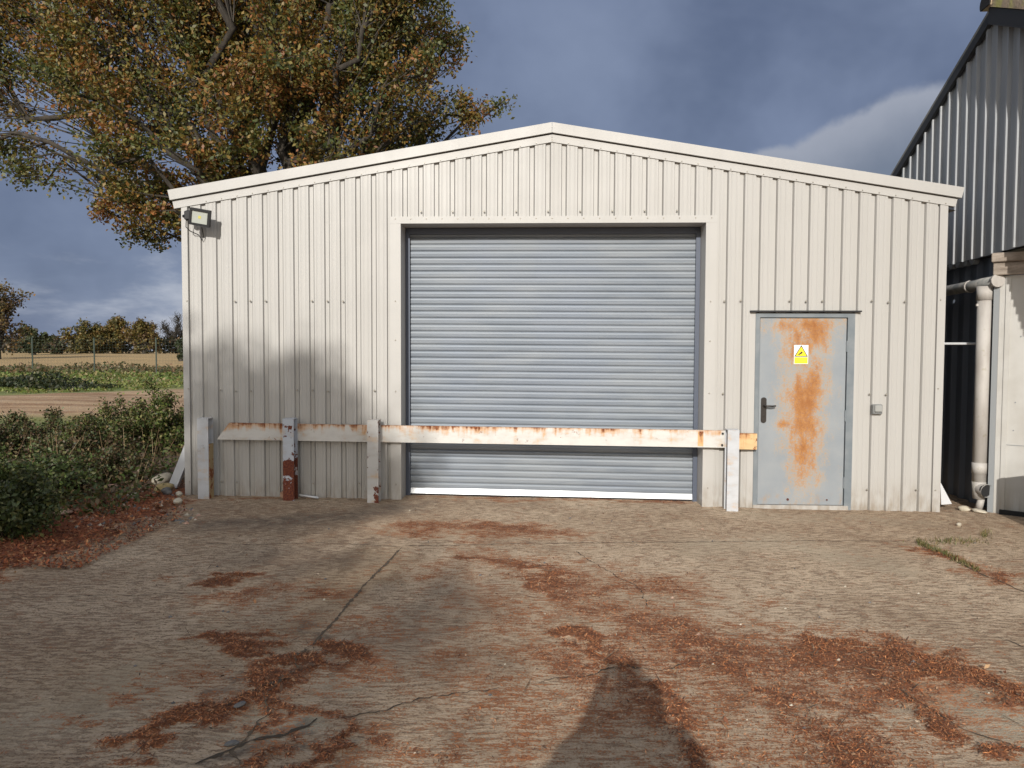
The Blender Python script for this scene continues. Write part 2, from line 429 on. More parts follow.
# broken slab edge left of the joint: pieces sit a little lower
idx = np.arange(X.size).reshape(X.shape)
cx = (X[:-1,:-1]+X[1:,1:])/2; cy = (Y[:-1,:-1]+Y[1:,1:])/2
edge = -3.62+(fbm(cx*2.3, cy*2.3, 91, 4)-.5)*.7-.25*sstep(6.2, 5.2, cy)
keep = cx > edge
q = np.stack([idx[:-1,:-1], idx[:-1,1:], idx[1:,1:], idx[1:,:-1]], -1)[keep]
used = np.unique(q); remap = -np.ones(X.size, np.int64); remap[used] = np.arange(len(used))
me = bpy.data.meshes.new('concrete_yard')
vco = np.stack([X.ravel(), Y.ravel(), Z.ravel()], -1)[used]
me.from_pydata(vco.tolist(), [], remap[q].tolist())
for nm, arr in (('litter', lit), ('tone', tone), ('warm', warm), ('green', green), ('damp_shade', damp_shade)):
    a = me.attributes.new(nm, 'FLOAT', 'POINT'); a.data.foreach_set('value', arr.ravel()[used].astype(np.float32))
me.polygons.foreach_set('use_smooth', np.ones(len(q), bool))
yard = bpy.data.objects.new('concrete_yard', me); COL.objects.link(yard); tag(yard, kind='structure')
def f_yard(g, b, L):
    p = g.obj(); NX = g.noise
    pv = g.n('ShaderNodeVectorMath', {0: p, 1: g.scale(g.n('ShaderNodeCombineXYZ', {0: 0., 1: NX(p, 2.2, 3), 2: 0.}), (0, .10, 0))}, operation='ADD')
    streak = NX(g.scale(pv, (12., 40, 1)), 1., 7, .72)       # tamping ridges across the slab
    ridge = NX(g.scale(pv, (3.5, 20, 1)), 1., 5, .66)
    fine = NX(p, 85, 4, .75); med = NX(p, 6.0, 7, .68); big = NX(p, 1.4, 6, .6); grit = NX(p, 230, 2)
    pit = g.n('ShaderNodeTexVoronoi', {'Vector': p, 'Scale': 70.})
    lt = g.attr('litter'); tn = g.attr('tone'); gr = g.attr('green')
    rough_ = g.math('SUBTRACT', 1., g.math('MULTIPLY', gr, .75), clamp=True)
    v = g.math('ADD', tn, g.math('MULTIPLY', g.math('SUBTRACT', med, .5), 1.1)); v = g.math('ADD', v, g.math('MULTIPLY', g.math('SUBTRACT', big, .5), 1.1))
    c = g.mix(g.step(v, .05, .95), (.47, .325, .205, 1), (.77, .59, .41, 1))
    c = g.mix(g.math('MULTIPLY', gr, .75), c, g.mix(g.step(med, .3, .7), (.25, .235, .165, 1), (.40, .375, .29, 1)))
    rl = NX(g.scale(pv, (10., 40, 1)), 1., 4, .66)
    rs = g.math('ADD', g.math('ADD', rl, g.math('MULTIPLY', g.math('SUBTRACT', fine, .5), .75)), g.math('MULTIPLY', g.math('SUBTRACT', med, .5), .5))
    val = g.math('MULTIPLY', g.step(rs, .50, .60), rough_)
    c = g.mix(g.math('MULTIPLY', val, .72), c, g.mix(g.step(med, .35, .65), (.17, .105, .066, 1), (.25, .15, .092, 1)))  # ridge relief shading put into the colour, with brown dirt in the grooves
    c = g.mix(g.math('MULTIPLY', g.math('MULTIPLY', g.step(rs, .46, .36), .38), rough_), c, (.74, .61, .46, 1))
    c = g.mix(g.math('MULTIPLY', g.math('MULTIPLY', g.step(fine, .54, .68), .50), rough_), c, (.13, .095, .062, 1))
    c = g.mix(g.math('MULTIPLY', g.step(grit, .54, .68), .40), c, (.72, .63, .51, 1))
    c = g.mix(g.math('MULTIPLY', g.attr('warm'), .5), c, (.34, .215, .10, 1))
    c = g.mix(g.math('MULTIPLY', g.attr('damp_shade'), g.step(med, .25, .75, .3, .85)), c, (.105, .098, .085, 1))
    spot = g.step(NX(p, 17, 3), .69, .75)
    c = g.mix(g.math('MULTIPLY', spot, .65), c, (.07, .052, .038, 1))
    f = g.math('ADD', lt, g.math('MULTIPLY', g.math('SUBTRACT', rs, .5), 1.9))
    f = g.math('ADD', f, g.math('MULTIPLY', g.math('SUBTRACT', ridge, .5), 1.0))
    f = g.math('ADD', f, g.math('MULTIPLY', g.math('SUBTRACT', fine, .5), 1.9))
    f = g.math('ADD', f, g.math('MULTIPLY', g.math('SUBTRACT', med, .5), 1.3))
    fs = g.step(f, .42, .80)
    dust = g.mix(g.step(fine, .35, .62), (.25, .082, .03, 1), (.54, .215, .08, 1))
    heap = g.mix(g.step(fine, .35, .65), (.11, .036, .017, 1), (.38, .13, .046, 1))
    lc = g.mix(g.step(g.math('ADD', lt, g.math('SUBTRACT', med, .5)), .45, .95), dust, heap)
    stain = g.math('MULTIPLY', g.step(g.math('ADD', lt, g.math('MULTIPLY', g.math('SUBTRACT', med, .5), .6)), .12, .85), .40)
    c = g.mix(stain, c, (.36, .18, .085, 1))
    c = g.mix(g.math('MULTIPLY', fs, .93), c, lc)
    L(c, b.inputs['Base Color'])
    h = g.math('ADD', g.math('MULTIPLY', ridge, .6), g.math('MULTIPLY', streak, .9))
    h = g.math('MULTIPLY', g.math('SUBTRACT', h, g.math('MULTIPLY', val, .5)), rough_)
    h = g.math('ADD', h, g.math('MULTIPLY', fine, .55)); h = g.math('ADD', h, g.math('MULTIPLY', grit, .15)); h = g.math('ADD', h, g.math('MULTIPLY', g.step(pit, .0, .25), .12))
    L(g.bump(h, 1., .038), b.inputs['Normal'])
YARD = mat('weathered_tamped_concrete', f_yard, rough=.92)
CRACK = mat('dark_crack_fill', base=(.05, .038, .026), rough=1)
JOINT = mat('joint_dirt', base=(.085, .062, .04), rough=1)
me.materials.append(YARD)
def yz(x, y):
    i = min(max(np.searchsorted(xs, x), 1), len(xs)-1); j = min(max(np.searchsorted(ys, y), 1), len(ys)-1)
    return float(max(Z[j, i], Z[j-1, i], Z[j, i-1], Z[j-1, i-1]))
# cracks and joints: dirt-filled grooves, part of the yard
ck = MB()
def crackline(pxs, w, mi, jit=.02, seg=.022):
    q = [Vector((*gxy(*p), 0)) for p in pxs]; pts = []
    for a, b2 in zip(q[:-1], q[1:]):
        n = max(2, int((b2-a).length/seg))
        for i in range(n): pts.append(a.lerp(b2, i/n))
    pts.append(q[-1]); off = 0; P = []
    for i, p in enumerate(pts):
        d = (pts[min(i+1, len(pts)-1)]-pts[max(0, i-1)]).normalized(); nrm = Vector((-d.y, d.x, 0))
        off = off*.8+random.uniform(-jit, jit)
        ww = w*max(.0, random.uniform(.35, 1.2)*min(1.2, .25+1.7*random.random()))*min(1, (min(i, len(pts)-1-i)+1)/4)
        P.append((p+nrm*off, nrm, ww))
    vs = []
    for c, nrm, ww in P:
        for s_ in (-1, 1):
            v = c+nrm*s_*ww/2; vs.append((v.x, v.y, yz(v.x, v.y)+.0035))
    ck.add(vs, [(2*i, 2*i+2, 2*i+3, 2*i+1) for i in range(len(P)-1)], mi)
crackline([(402,549),(370,582),(345,610),(312,648)], .022, 1, .004)
crackline([(312,648),(290,680),(262,720),(235,768)], .016, 1, .02)
crackline([(405,547),(480,545),(560,543),(640,541),(720,540),(800,538),(905,537)], .012, 1, .005)
crackline([(190,546),(250,548),(320,545),(400,548)], .010, 1, .006)
crackline([(918,538),(955,556),(1000,577),(1040,592)], .018, 1, .006)
crackline([(335,722),(380,712),(420,700),(470,691),(500,688)], .010, 0, .012)
crackline([(535,684),(555,678),(590,676),(618,664),(660,668),(700,657)], .009, 0, .012)
crackline([(575,550),(610,572),(640,585),(652,605)], .009, 0, .012)
crackline([(895,685),(920,702),(960,725),(1030,745)], .010, 0, .008)
crackline([(990,630),(1010,636),(1030,646)], .008, 0, .01)
crackline([(195,768),(240,748),(285,738),(320,722)], .022, 0, .012)
crackline([(225,712),(262,692),(290,684)], .026, 0, .012)
crackline([(0,604),(90,600),(200,596)], .006, 0, .012)
ck.build('crack', [CRACK, JOINT], yard)

# ------------------------------------------------------------------ ground
gx = np.sinh(np.linspace(-6.2, 6.2, 300))*6.0; gx = np.unique(np.concatenate([gx, np.arange(-30, -3, .35)]))
gy = np.concatenate([np.linspace(-90, -10, 20), np.arange(-9, 60, .4), 60+np.geomspace(1, 2600, 60)])
GX, GY = np.meshgrid(gx, gy)
GZ = gz(GX, GY)
inyard = sstep(-3.9, -3.3, GX)*sstep(14, 12, GY)*sstep(-4, -3, GY)*sstep(8, 7, GX)
left = sstep(-3.5, -4.6, GX)*sstep(24, 16, GY)
GZ = GZ-.035*inyard+left*((fbm(GX*.6, GY*.6, 8, 3)-.4)*.22*sstep(6, 9, GY)*.7+.015+(fbm(GX*3, GY*3, 18, 3)-.5)*.07)
GZ = GZ+(fbm(GX*.25, GY*.25, 44, 3)-.5)*.25*sstep(14, 30, GY)*sstep(200, 60, GY)
GXf, GYf = GX, GY
# zones
edge1 = 26.+(GX+18)*2.0      # far edge of the dirt strip runs away to the right
dirt = sstep(16, 19, GY+(fbm(GX*.4, GY*.4, 61, 3)-.5)*4)*sstep(1.2, -1.2, GY-np.clip(edge1, 22, 33)-(fbm(GX*.5, GY*.5, 62, 3)-.5)*3)*(GX < 5)
stub = sstep(60, 66, GY+(fbm(GX*.1, GY*.1, 63, 3)-.5)*10)
soil = sstep(14.5, 12, GY)
me = bpy.data.meshes.new('ground')
ii = np.arange(GX.size).reshape(GX.shape)
q = np.stack([ii[:-1,:-1], ii[:-1,1:], ii[1:,1:], ii[1:,:-1]], -1).reshape(-1, 4)
me.from_pydata(np.stack([GX.ravel(), GY.ravel(), GZ.ravel()], -1).tolist(), [], q.tolist())
near = np.clip(stroke_mask(GX, GY, [([(-60,590),(0,555),(60,540),(120,515),(170,500)], .55, 1.2)]), 0, 1)
for nm, arr in (('dirt', dirt), ('stub', stub), ('soil', soil), ('needles', near)):
    a = me.attributes.new(nm, 'FLOAT', 'POINT'); a.data.foreach_set('value', arr.ravel().astype(np.float32))
me.polygons.foreach_set('use_smooth', np.ones(len(q), bool))
ground = bpy.data.objects.new('ground', me); COL.objects.link(ground); tag(ground, kind='structure')
def f_ground(g, b, L):
    p = g.obj()
    n = g.noise(p, .35, 5); n2 = g.noise(p, 2.2, 5, .65); n3 = g.noise(p, 14, 4, .7); row = g.noise(g.scale(p, (.15, 1.1, 1)), 1., 4)
    grass = g.mix(g.step(n, .35, .65), (.10, .145, .030, 1), (.20, .205, .065, 1))
    grass = g.mix(g.math('MULTIPLY', g.step(n2, .5, .7), .5), grass, (.26, .22, .10, 1))
    dirt = g.mix(g.step(row, .35, .65), (.44, .305, .18, 1), (.27, .155, .08, 1))
    dirt = g.mix(g.math('MULTIPLY', g.step(n2, .5, .7), .6), dirt, (.46, .36, .25, 1))
    stub = g.mix(g.step(row, .35, .65), (.40, .27, .12, 1), (.30, .21, .095, 1))
    soil = g.mix(g.step(n3, .35, .65), (.075, .048, .03, 1), (.15, .10, .065, 1))
    soil = g.mix(g.math('MULTIPLY', g.step(g.noise(p, 48, 2), .62, .7), .6), soil, (.36, .31, .25, 1))
    soil = g.mix(g.attr('needles'), soil, g.mix(g.step(n3, .35, .65), (.15, .042, .018, 1), (.32, .105, .04, 1)))
    c = g.mix(g.attr('soil'), grass, soil); c = g.mix(g.attr('dirt'), c, dirt); c = g.mix(g.attr('stub'), c, stub)
    L(c, b.inputs['Base Color']); L(g.bump(g.math('ADD', n2, n3), .6, .05), b.inputs['Normal'])
me.materials.append(mat('field_and_soil', f_ground, rough=1.))
def gtop(x, y):
    i = min(max(np.searchsorted(gx, x), 1), len(gx)-1); j = min(max(np.searchsorted(gy, y), 1), len(gy)-1)
    fx = (x-gx[i-1])/(gx[i]-gx[i-1]); fy = (y-gy[j-1])/(gy[j]-gy[j-1])
    return float((GZ[j-1,i-1]*(1-fx)+GZ[j-1,i]*fx)*(1-fy)+(GZ[j,i-1]*(1-fx)+GZ[j,i]*fx)*fy)

# ------------------------------------------------------------------ litter slivers (needles and bits of leaf)
def slivers(name, pts, L0, L1, W0, W1, cols, lift, tilt=.25):
    n = len(pts); a = RNG.uniform(0, np.pi, n); ln = RNG.uniform(L0, L1, n)/2; wd = RNG.uniform(W0, W1, n)/2
    t = RNG.normal(0, tilt, n); d = np.stack([np.cos(a)*np.cos(t), np.sin(a)*np.cos(t), np.sin(t)], -1)
    w = np.stack([-np.sin(a), np.cos(a), RNG.normal(0, .3, n)], -1)
    c = pts+np.stack([np.zeros(n), np.zeros(n), RNG.uniform(.1, 1, n)*lift+np.abs(np.sin(t))*ln], -1)
    d = d*ln[:, None]; w = w*wd[:, None]
    V = np.stack([c-d-w*.4, c-d*.1-w, c+d, c+w], 1)
    k = RNG.integers(0, len(cols), n); cc = np.array(cols)[k]*RNG.uniform(.65, 1.35, (n, 1))
    return V, cc
iv = np.clip(lit-.38, 0, 1).ravel()**1.5
near_w = (np.clip(8./np.maximum(Y.ravel(), 2.4), 0, 4))
pr = iv*near_w*((X.ravel() > -4.2) & (X.ravel() < 5.5) & (Y.ravel() > 2.4) & (X.ravel() > -3.75)); pr = pr/pr.sum()
k = RNG.choice(X.size, 60000, p=pr)
P = np.stack([X.ravel()[k]+RNG.uniform(-.01, .01, len(k)), Y.ravel()[k]+RNG.uniform(-.01, .01, len(k)), Z.ravel()[k]], -1)
NCOL = [(.12,.04,.018), (.28,.088,.03), (.42,.15,.05), (.20,.066,.027), (.48,.23,.11), (.06,.028,.017), (.45,.19,.075)]
V1, C1 = slivers('n', P, .010, .030, .0018, .0042, NCOL, .006)
k = RNG.choice(X.size, 1500, p=pr)
P = np.stack([X.ravel()[k], Y.ravel()[k], Z.ravel()[k]], -1)
V2, C2 = slivers('n', P, .012, .035, .006, .014, [(.16,.06,.028), (.22,.10,.045), (.30,.18,.10), (.09,.05,.03)], .008, .3)
k = RNG.choice(X.size, 110, p=pr)
P = np.stack([X.ravel()[k]+RNG.normal(0, .12, len(k)), Y.ravel()[k]+RNG.normal(0, .12, len(k)), Z.ravel()[k]], -1)
V4, C4 = slivers('n', P, .025, .05, .010, .022, [(.16,.06,.028), (.26,.13,.06), (.34,.21,.11), (.09,.05,.03)], .012, .45)
k = RNG.choice(X.size, 160, p=pr)
P = np.stack([X.ravel()[k]+RNG.normal(0, .25, len(k)), Y.ravel()[k]+RNG.normal(0, .2, len(k)), Z.ravel()[k]], -1)
V5, C5 = slivers('n', P, .08, .28, .003, .006, [(.07,.045,.03), (.14,.09,.05), (.30,.22,.14)], .015, .06)
# thin scatter over the whole slab
n = 1600; px = RNG.uniform(-3, 5, n); py = 2.4+RNG.uniform(0, 1, n)**1.3*6
P = np.stack([px, py, gz(px, py)+.006], -1)
V3, C3 = slivers('n', P, .01, .035, .003, .010, [(.10,.05,.025), (.22,.11,.05), (.06,.045,.03), (.42,.33,.24)], .004, .2)
o = quads_mesh('pine_needle_litter', np.concatenate([V1, V2, V3, V4, V5]), DRYBIT, np.concatenate([C1, C2, C3, C4, C5])); tag(o, kind='stuff')
# leaf litter on the soil at the left
nl = 9000; lp = []
while len(lp) < nl:
    x, y = gxy(random.uniform(-30, 185), random.uniform(486, 575))
    if x < -3.2 and y < 9.5: lp.append((x, y, max(gtop(x, y), yz(x, y) if x > -3.7 else -9)+.004))
V1, C1 = slivers('n', np.array(lp), .02, .06, .004, .02, [(.20,.058,.022), (.32,.10,.036), (.11,.036,.02), (.36,.18,.08)], .02, .35)
tag(quads_mesh('leaf_litter', V1, DRYBIT, C1), kind='stuff')

# ------------------------------------------------------------------ the shed
shed = empty('metal_shed', (SX, SY, 0), -SYAW, 'cream box-profile metal shed with low gable, grey roller shutter and rusty side door', 'shed')
PK, EAV = 4.105, 3.206
SL = .1665
def zroof(u): return 3.90-SL*abs(u-PK)
PITCHP, G0 = .1741, .236
prof = [(0., 0.)]
def clad_profile(u0, u1, g0=G0, pitch=PITCHP, depth=.027):
    pts = [(u0, 0)]; k = math.ceil((u0-g0-.05)/pitch)
    while g0+k*pitch < u1+.05:
        c = g0+k*pitch
        pp = [(c-.087, 0)]
        pp = [(c-.068, 0), (c-.064, .0022), (c-.056, .0022), (c-.052, 0), (c-.031, 0), (c-.024, depth), (c+.0165, depth), (c+.019, depth+.012), (c+.0215, depth), (c+.029, .002), (c+.031, 0), (c+.052, 0), (c+.056, .0022), (c+.064, .0022), (c+.068, 0)]
        pts += [q for q in pp if u0+.002 < q[0] < u1-.002]; k += 1
    pts.append((u1, 0)); return pts
OPL, OPR, OPT = 2.451, 5.772, 3.03
DL, DR, DT = 6.318, 7.372, 2.055
wall_mb = MB()
P_ = clad_profile(.0, SW)
def valat(u):
    for (a, va), (b_, vb) in zip(P_[:-1], P_[1:]):
        if a <= u <= b_: return va+(vb-va)*(u-a)/max(1e-9, b_-a)
    return 0
us = sorted(set([p[0] for p in P_]+[OPL, OPR, DL, DR, PK]))
for a, b_ in zip(us[:-1], us[1:]):
    mid = (a+b_)/2; z0 = -.13
    if OPL < mid < OPR: z0 = OPT+.01
    elif DL < mid < DR: z0 = DT+.005
    ua, ub = valat(a+1e-7), valat(b_-1e-7)
    wall_mb.add([(a, ua, z0), (b_, ub, z0), (b_, ub, zroof(b_)+.03), (a, ua, zroof(a)+.03)], [(0, 1, 2, 3)], 0)
# fixing screws in the valleys
def screw(mb, u, v, z, r=.010, mi=1):
    n = 6; vs = [(u+r*math.cos(i*math.pi/3), v-.001, z+r*math.sin(i*math.pi/3)) for i in range(n)]
    vs += [(u+r*.6*math.cos(i*math.pi/3), v-.008, z+r*.6*math.sin(i*math.pi/3)) for i in range(n)]
    mb.add(vs, [(i, (i+1) % n, n+(i+1) % n, n+i) for i in range(n)]+[tuple(range(n, 2*n))], mi)
def free(u, z):
    return not (OPL-.14 < u < OPR+.14 and z < 3.13) and not (DL-.1 < u < DR+.1 and z < 2.13)
for zr in (2.183, 1.183, .146):
    k = 0
    while G0+k*PITCHP < SW-.1:
        u = G0+k*PITCHP
        if free(u, zr) and (k*7+int(zr*3)) % 5 not in (1, 3) : screw(wall_mb, u, .0, zr+random.uniform(-.008, .008), .012)
        k += 1
for k in range(14, 33):
    u = G0+k*PITCHP
    if k % 2 == 0 and OPL < u < OPR: screw(wall_mb, u, 0, 3.16, .011)
for u, zs in ((.045, (2.18, 1.2, .15)), (SW-.045, (2.2, 1.25, .15))):
    for z in zs: screw(wall_mb, u, -.006, z, .010)
wall_mb.build('front_wall', [CREAM, SCREW], shed)
# dark lining just behind the cladding keeps the building closed
SD = 9.0
lin = MB()
lin.add([(0.02, .06, -.13), (OPL-.02, .06, -.13), (OPL-.02, .06, zroof(OPL)), (.02, .06, zroof(.02))], [(0,1,2,3)])
lin.add([(OPR+.02, .06, -.13), (DL-.02, .06, -.13), (DL-.02, .06, zroof(DL)), (OPR+.02, .06, zroof(OPR))], [(0,1,2,3)])
lin.add([(DR+.02, .06, -.13), (SW-.02, .06, -.13), (SW-.02, .06, zroof(SW)), (DR+.02, .06, zroof(DR))], [(0,1,2,3)])
lin.add([(DL-.02, .06, DT+.06), (DR+.02, .06, DT+.06), (DR+.02, .06, zroof(DR)), (DL-.02, .06, zroof(DL))], [(0,1,2,3)])
lin.add([(OPL-.02, .06, OPT+.06), (OPR+.02, .06, OPT+.06), (OPR+.02, .06, zroof(OPR)), (PK, .06, zroof(PK)), (OPL-.02, .06, zroof(OPL))], [(0,1,2,3,4)])
lin.build('wall_lining', DARKGAP, shed)
# side and back walls, roof
for nm, u in (('side_wall', .0), ('side_wall', SW)):
    m_ = MB(); s_ = 1 if u == 0 else -1
    pts = clad_profile(.03, SD)
    for (a, va), (b_, vb) in zip(pts[:-1], pts[1:]):
        m_.add([(u+s_*va, a, -.13), (u+s_*vb, b_, -.13), (u+s_*vb, b_, zroof(u)+.0), (u+s_*va, a, zroof(u)+.0)], [(0,1,2,3)])
    m_.build(nm, CREAM, shed)
m_ = MB(); m_.add([(0, SD, -.13), (SW, SD, -.13), (SW, SD, zroof(SW)), (PK, SD, zroof(PK)), (0, SD, zroof(0))], [(4,3,2,1,0)]); m_.build('back_wall', CREAM, shed)
m_ = MB()
for sgn, ue in ((-1, -.12), (1, SW+.12)):
    n = 26
    for i in range(n):
        v0 = .12+(SD)*i/n; v1 = .12+SD*(i+1)/n; d = (v1-v0)
        for a, b_, ha, hb in ((v0, v0+.35*d, .09, .09), (v0+.35*d, v0+.5*d, .09, .125), (v0+.5*d, v0+.85*d, .125, .125), (v0+.85*d, v1, .125, .09)):
            m_.add([(PK, a, zroof(PK)+ha), (ue, a, zroof(ue)+ha), (ue, b_, zroof(ue)+hb), (PK, b_, zroof(PK)+hb)], [(0,1,2,3)])
    m_.add([(PK, .05, 3.9-.02), (ue, .05, zroof(ue)-.02), (ue, SD, zroof(ue)-.02), (PK, SD, 3.9-.02)], [(0,1,2,3)])
m_.build('roof', ROOFM, shed)
# verge flashing: lower band over the cladding, upper barge standing proud with a dark slot between
vm = MB()
def band(ua, ub, lo, hi, v0, v1, mi=0, slant=0):
    za0, za1, zb0, zb1 = zroof(ua)+lo, zroof(ua)+hi, zroof(ub)+lo, zroof(ub)+hi
    ua1 = ua-slant if abs(ua-PK) > 1 else ua; ub1 = ub+slant if abs(ub-PK) > 1 else ub
    vm.add([(ua, v0, za0), (ub, v0, zb0), (ub1, v0, zb1), (ua1, v0, za1), (ua, v1, za0), (ub, v1, zb0), (ub1, v1, zb1), (ua1, v1, za1)],
           [(0,1,2,3), (7,6,5,4), (4,5,1,0), (3,2,6,7), (0,3,7,4), (1,5,6,2)], mi)
for ua, ub in ((-.085, PK-.001), (PK+.001, SW+.08)):
    band(ua, ub, 0, .082, -.012, .05, 0, .018)
    band(ua-.01 if ua < 0 else ua, ub+.01 if ub > PK+1 else ub, .0815, .094, -.004, .05, 1)
for ua, ub in ((-.115, PK-.0015), (PK+.0015, SW+.125)):
    band(ua, ub, .094, .203, -.045, .22, 0, .025)
for k in range(0, 96):
    u = G0+(k*.5-.25)*PITCHP
    if -.02 < u < SW+.02 and k % 2 == 1: screw(vm, u, -.012, zroof(u)+.017, .008, 2)
for z in (4.05, 4.0, 3.955, 3.93): screw(vm, PK, -.045 if z > 3.99 else -.014, z, .006, 2)
vm.build('verge_flashing', [CREAM2, DARKGAP, SCREW], shed)
# corner flashings
for u0, u1 in ((-.008, .06), (SW-.075, SW+.008)):
    m_ = MB(); m_.box(u0, u1, -.006, .03, -.13, zroof(u0 if u0 < 1 else u1)+.01); m_.build('corner_flashing', CREAM2, shed)
# trims round the shutter opening
m_ = MB()
m_.box(OPL-.118, OPL, -.008, .33, -.12, OPT+.001, 0); m_.box(OPR, OPR+.118, -.008, .33, -.16, OPT+.001, 0)
m_.box(OPL-.118, OPR+.118, -.0095, .33, OPT, OPT+.075, 0)
for u in np.arange(OPL-.06, OPR+.1, .172): screw(m_, u, -.0095, OPT+.05, .008, 1)
for z in (2.18, 1.75, 1.183, .146):
    screw(m_, OPL-.06, -.008, z, .009, 1); screw(m_, OPR+.06, -.008, z, .009, 1)
m_.build('opening_trim', [CREAM2, SCREW], shed)
# roller shutter
rd = bpy.data.objects.new('roller_shutter', None); COL.objects.link(rd); rd.parent = shed
VC = .32
cur = MB(); pitch = .075; z = .075; prof = []
while z < OPT+.02:
    for t, q_ in ((0, 0), (.03, .007), (.10, .0125), (.20, .0145), (.42, .0160), (.47, .0128), (.53, .0128), (.58, .0160), (.78, .0145), (.87, .0115), (.93, .004), (.95, 0)): prof.append((VC-q_, z+t*pitch))
    z += pitch
CU0, CU1 = OPL+.035, OPR-.04
sl = lambda u: -.011*u
vs = []; fs = []
for (v, z) in prof:
    for k in range(13):
        u = CU0+(CU1-CU0)*k/12; vs.append((u, v+.004*math.sin(u*2.1+z*1.3), z+sl(u)*max(0, 1-z/3)))
for i in range(len(prof)-1):
    for k in range(12): fs.append((i*13+k, i*13+k+1, (i+1)*13+k+1, (i+1)*13+k))
cur.add(vs, fs); cur.build('curtain', GALV, rd)
m_ = MB()
def sloped(mb, u0, u1, v0, v1, z0, z1, mi=0, top_back=0.):
    a, b_ = sl(u0), sl(u1)
    mb.add([(u0,v0,z0+a),(u1,v0,z0+b_),(u1,v1,z0+b_),(u0,v1,z0+a),(u0,v0+top_back,z1+a),(u1,v0+top_back,z1+b_),(u1,v1,z1+b_),(u0,v1,z1+a)],
           [(0,3,2,1),(4,5,6,7),(0,1,5,4),(1,2,6,5),(2,3,7,6),(3,0,4,7)], mi)
sloped(m_, CU0, CU1, VC-.03, VC+.012, .022, .085, 0, .018)
sloped(m_, CU0, CU1, VC-.022, VC+.01, -.03, .0215, 1)
m_.build('bottom_bar', [GALVBAR, DARKGAP], rd)
for u0, u1, ed in ((OPL+.002, OPL+.05, 1), (OPR-.05, OPR-.002, -1)):
    m_ = MB(); m_.box(u0, u1, VC-.055, VC-.022, -.11, OPT-.05, 0); m_.box(u0, u1, VC+.02, VC+.045, -.11, OPT-.05, 0)
    m_.build('guide_rail', GUIDE, rd)
m_ = MB(); m_.box(OPL-.1, OPR+.1, VC+.05, VC+.06, -.12, OPT+.4); m_.build('shutter_backing', DARKGAP, rd)
m_ = MB(); m_.box(OPL+.003, OPR-.003, VC-.045, VC+.03, OPT-.075, OPT-.003); m_.build('lintel_shade_strip', GUIDE, rd)  # dark strip stands in for the shade the lintel throws on the curtain
# side door
pd = bpy.data.objects.new('side_door', None); COL.objects.link(pd); pd.parent = shed; pd.location = (DL, 0, 0)
DW = DR-DL; DH = DT
m_ = MB()
m_.box(0, .045, -.012, .08, -.085, DH); m_.box(DW-.075, DW, -.012, .08, -.095, DH); m_.box(.045, DW-.075, -.0118, .08, DH-.045, DH)
m_.build('door_frame', FRAMEP, pd)
lf = MB(); lf.box(.051, DW-.081, .004, .05, -.028, DH-.052, 0, .004)
leaf = lf.build('door_leaf', DOORP, pd)
for x in (.38, .80):
    m_ = MB(); m_.tube([(x, .0035, .03), (x, -.004, .03)], .014 if x < .5 else .009, 8); m_.build('rusty_bolt', RUSTR, leaf)
m_ = MB(); m_.box(.0, DW-.03, -.018, .05, -.12, -.031, 0, .004); m_.build('threshold', CREAM2, pd)
m_ = MB(); m_.box(-.065, DW+.055, -.05, .03, DH+.012, DH+.028, 0); m_.build('drip_strip', BLACKM, pd)
m_ = MB(); m_.box(-.07, -.001, -.006, .05, -.12, DH+.01); m_.box(DW+.001, DW+.03, -.006, .05, -.12, DH+.01); m_.build('door_reveal_trim', CREAM2, pd)
# door furniture
m_ = MB()
hx, hz = .103, 1.005
pl = [(hx+.029*math.cos(a), hz+.115+.024*math.sin(a)) for a in np.linspace(0, math.pi, 9)]+[(hx+.029*math.cos(a), hz-.115+.024*math.sin(a)) for a in np.linspace(math.pi, 2*math.pi, 9)]
m_.prism(pl, -.006, .004, 'y'); hnd = m_.build('handle_plate', HANDLE, pd)
m_ = MB(); m_.tube([(hx, -.004, hz+.05), (hx, -.05, hz+.05), (hx+.02, -.058, hz+.05), (hx+.07, -.058, hz+.046), (hx+.115, -.054, hz+.05)], [.010, .010, .011, .010, .008], 8); m_.build('lever', HANDLE, hnd, True)
m_ = MB(); m_.tube([(hx, -.004, hz-.06), (hx, -.014, hz-.06)], .012, 10); m_.build('lock_cylinder', HANDLE, hnd)
for z in (1.70, .95, .22):
    m_ = MB(); m_.tube([(DW-.078, -.006, z-.06), (DW-.078, -.006, z+.06)], .009, 8); m_.build('hinge', FRAMEP, pd)

# ------------------------------------------------------------------ things on the shed
YEL = mat('sign_yellow', base=s2l(238, 214, 30), rough=.5); SIGNW = mat('sign_white', base=(.74, .74, .73), rough=.4)
SIGNK = mat('sign_black', base=(.02, .02, .02), rough=.5); SIGND = mat('sign_faded_print', base=(.42, .34, .05), rough=.5)
sign = empty('warning_sign', sw(DL+.417, .003, 1.508), -SYAW, 'small white sign with black-edged yellow warning triangle stuck on the rusty grey door', 'sign')
m_ = MB(); m_.box(0, .152, -.003, 0, 0, .205); m_.build('sign_board', SIGNW, sign)
m_ = MB(); m_.add([(.004, -.004, .080), (.148, -.004, .080), (.076, -.004, .203)], [(0,1,2)], 1)
m_.add([(.018, -.005, .088), (.134, -.005, .088), (.076, -.005, .187)], [(0,1,2)], 0); m_.build('triangle', [YEL, SIGNK], sign)
m_ = MB()   # camera-like pictogram
m_.add([(.046, -.006, .103), (.054, -.006, .097), (.092, -.006, .118), (.086, -.006, .135), (.078, -.006, .136)], [(0,1,2,3,4)])
m_.add([(.044, -.006, .112), (.050, -.006, .109), (.050, -.006, .098), (.044, -.006, .098)], [(0,3,2,1)])
m_.build('pictogram', SIGNK, sign)
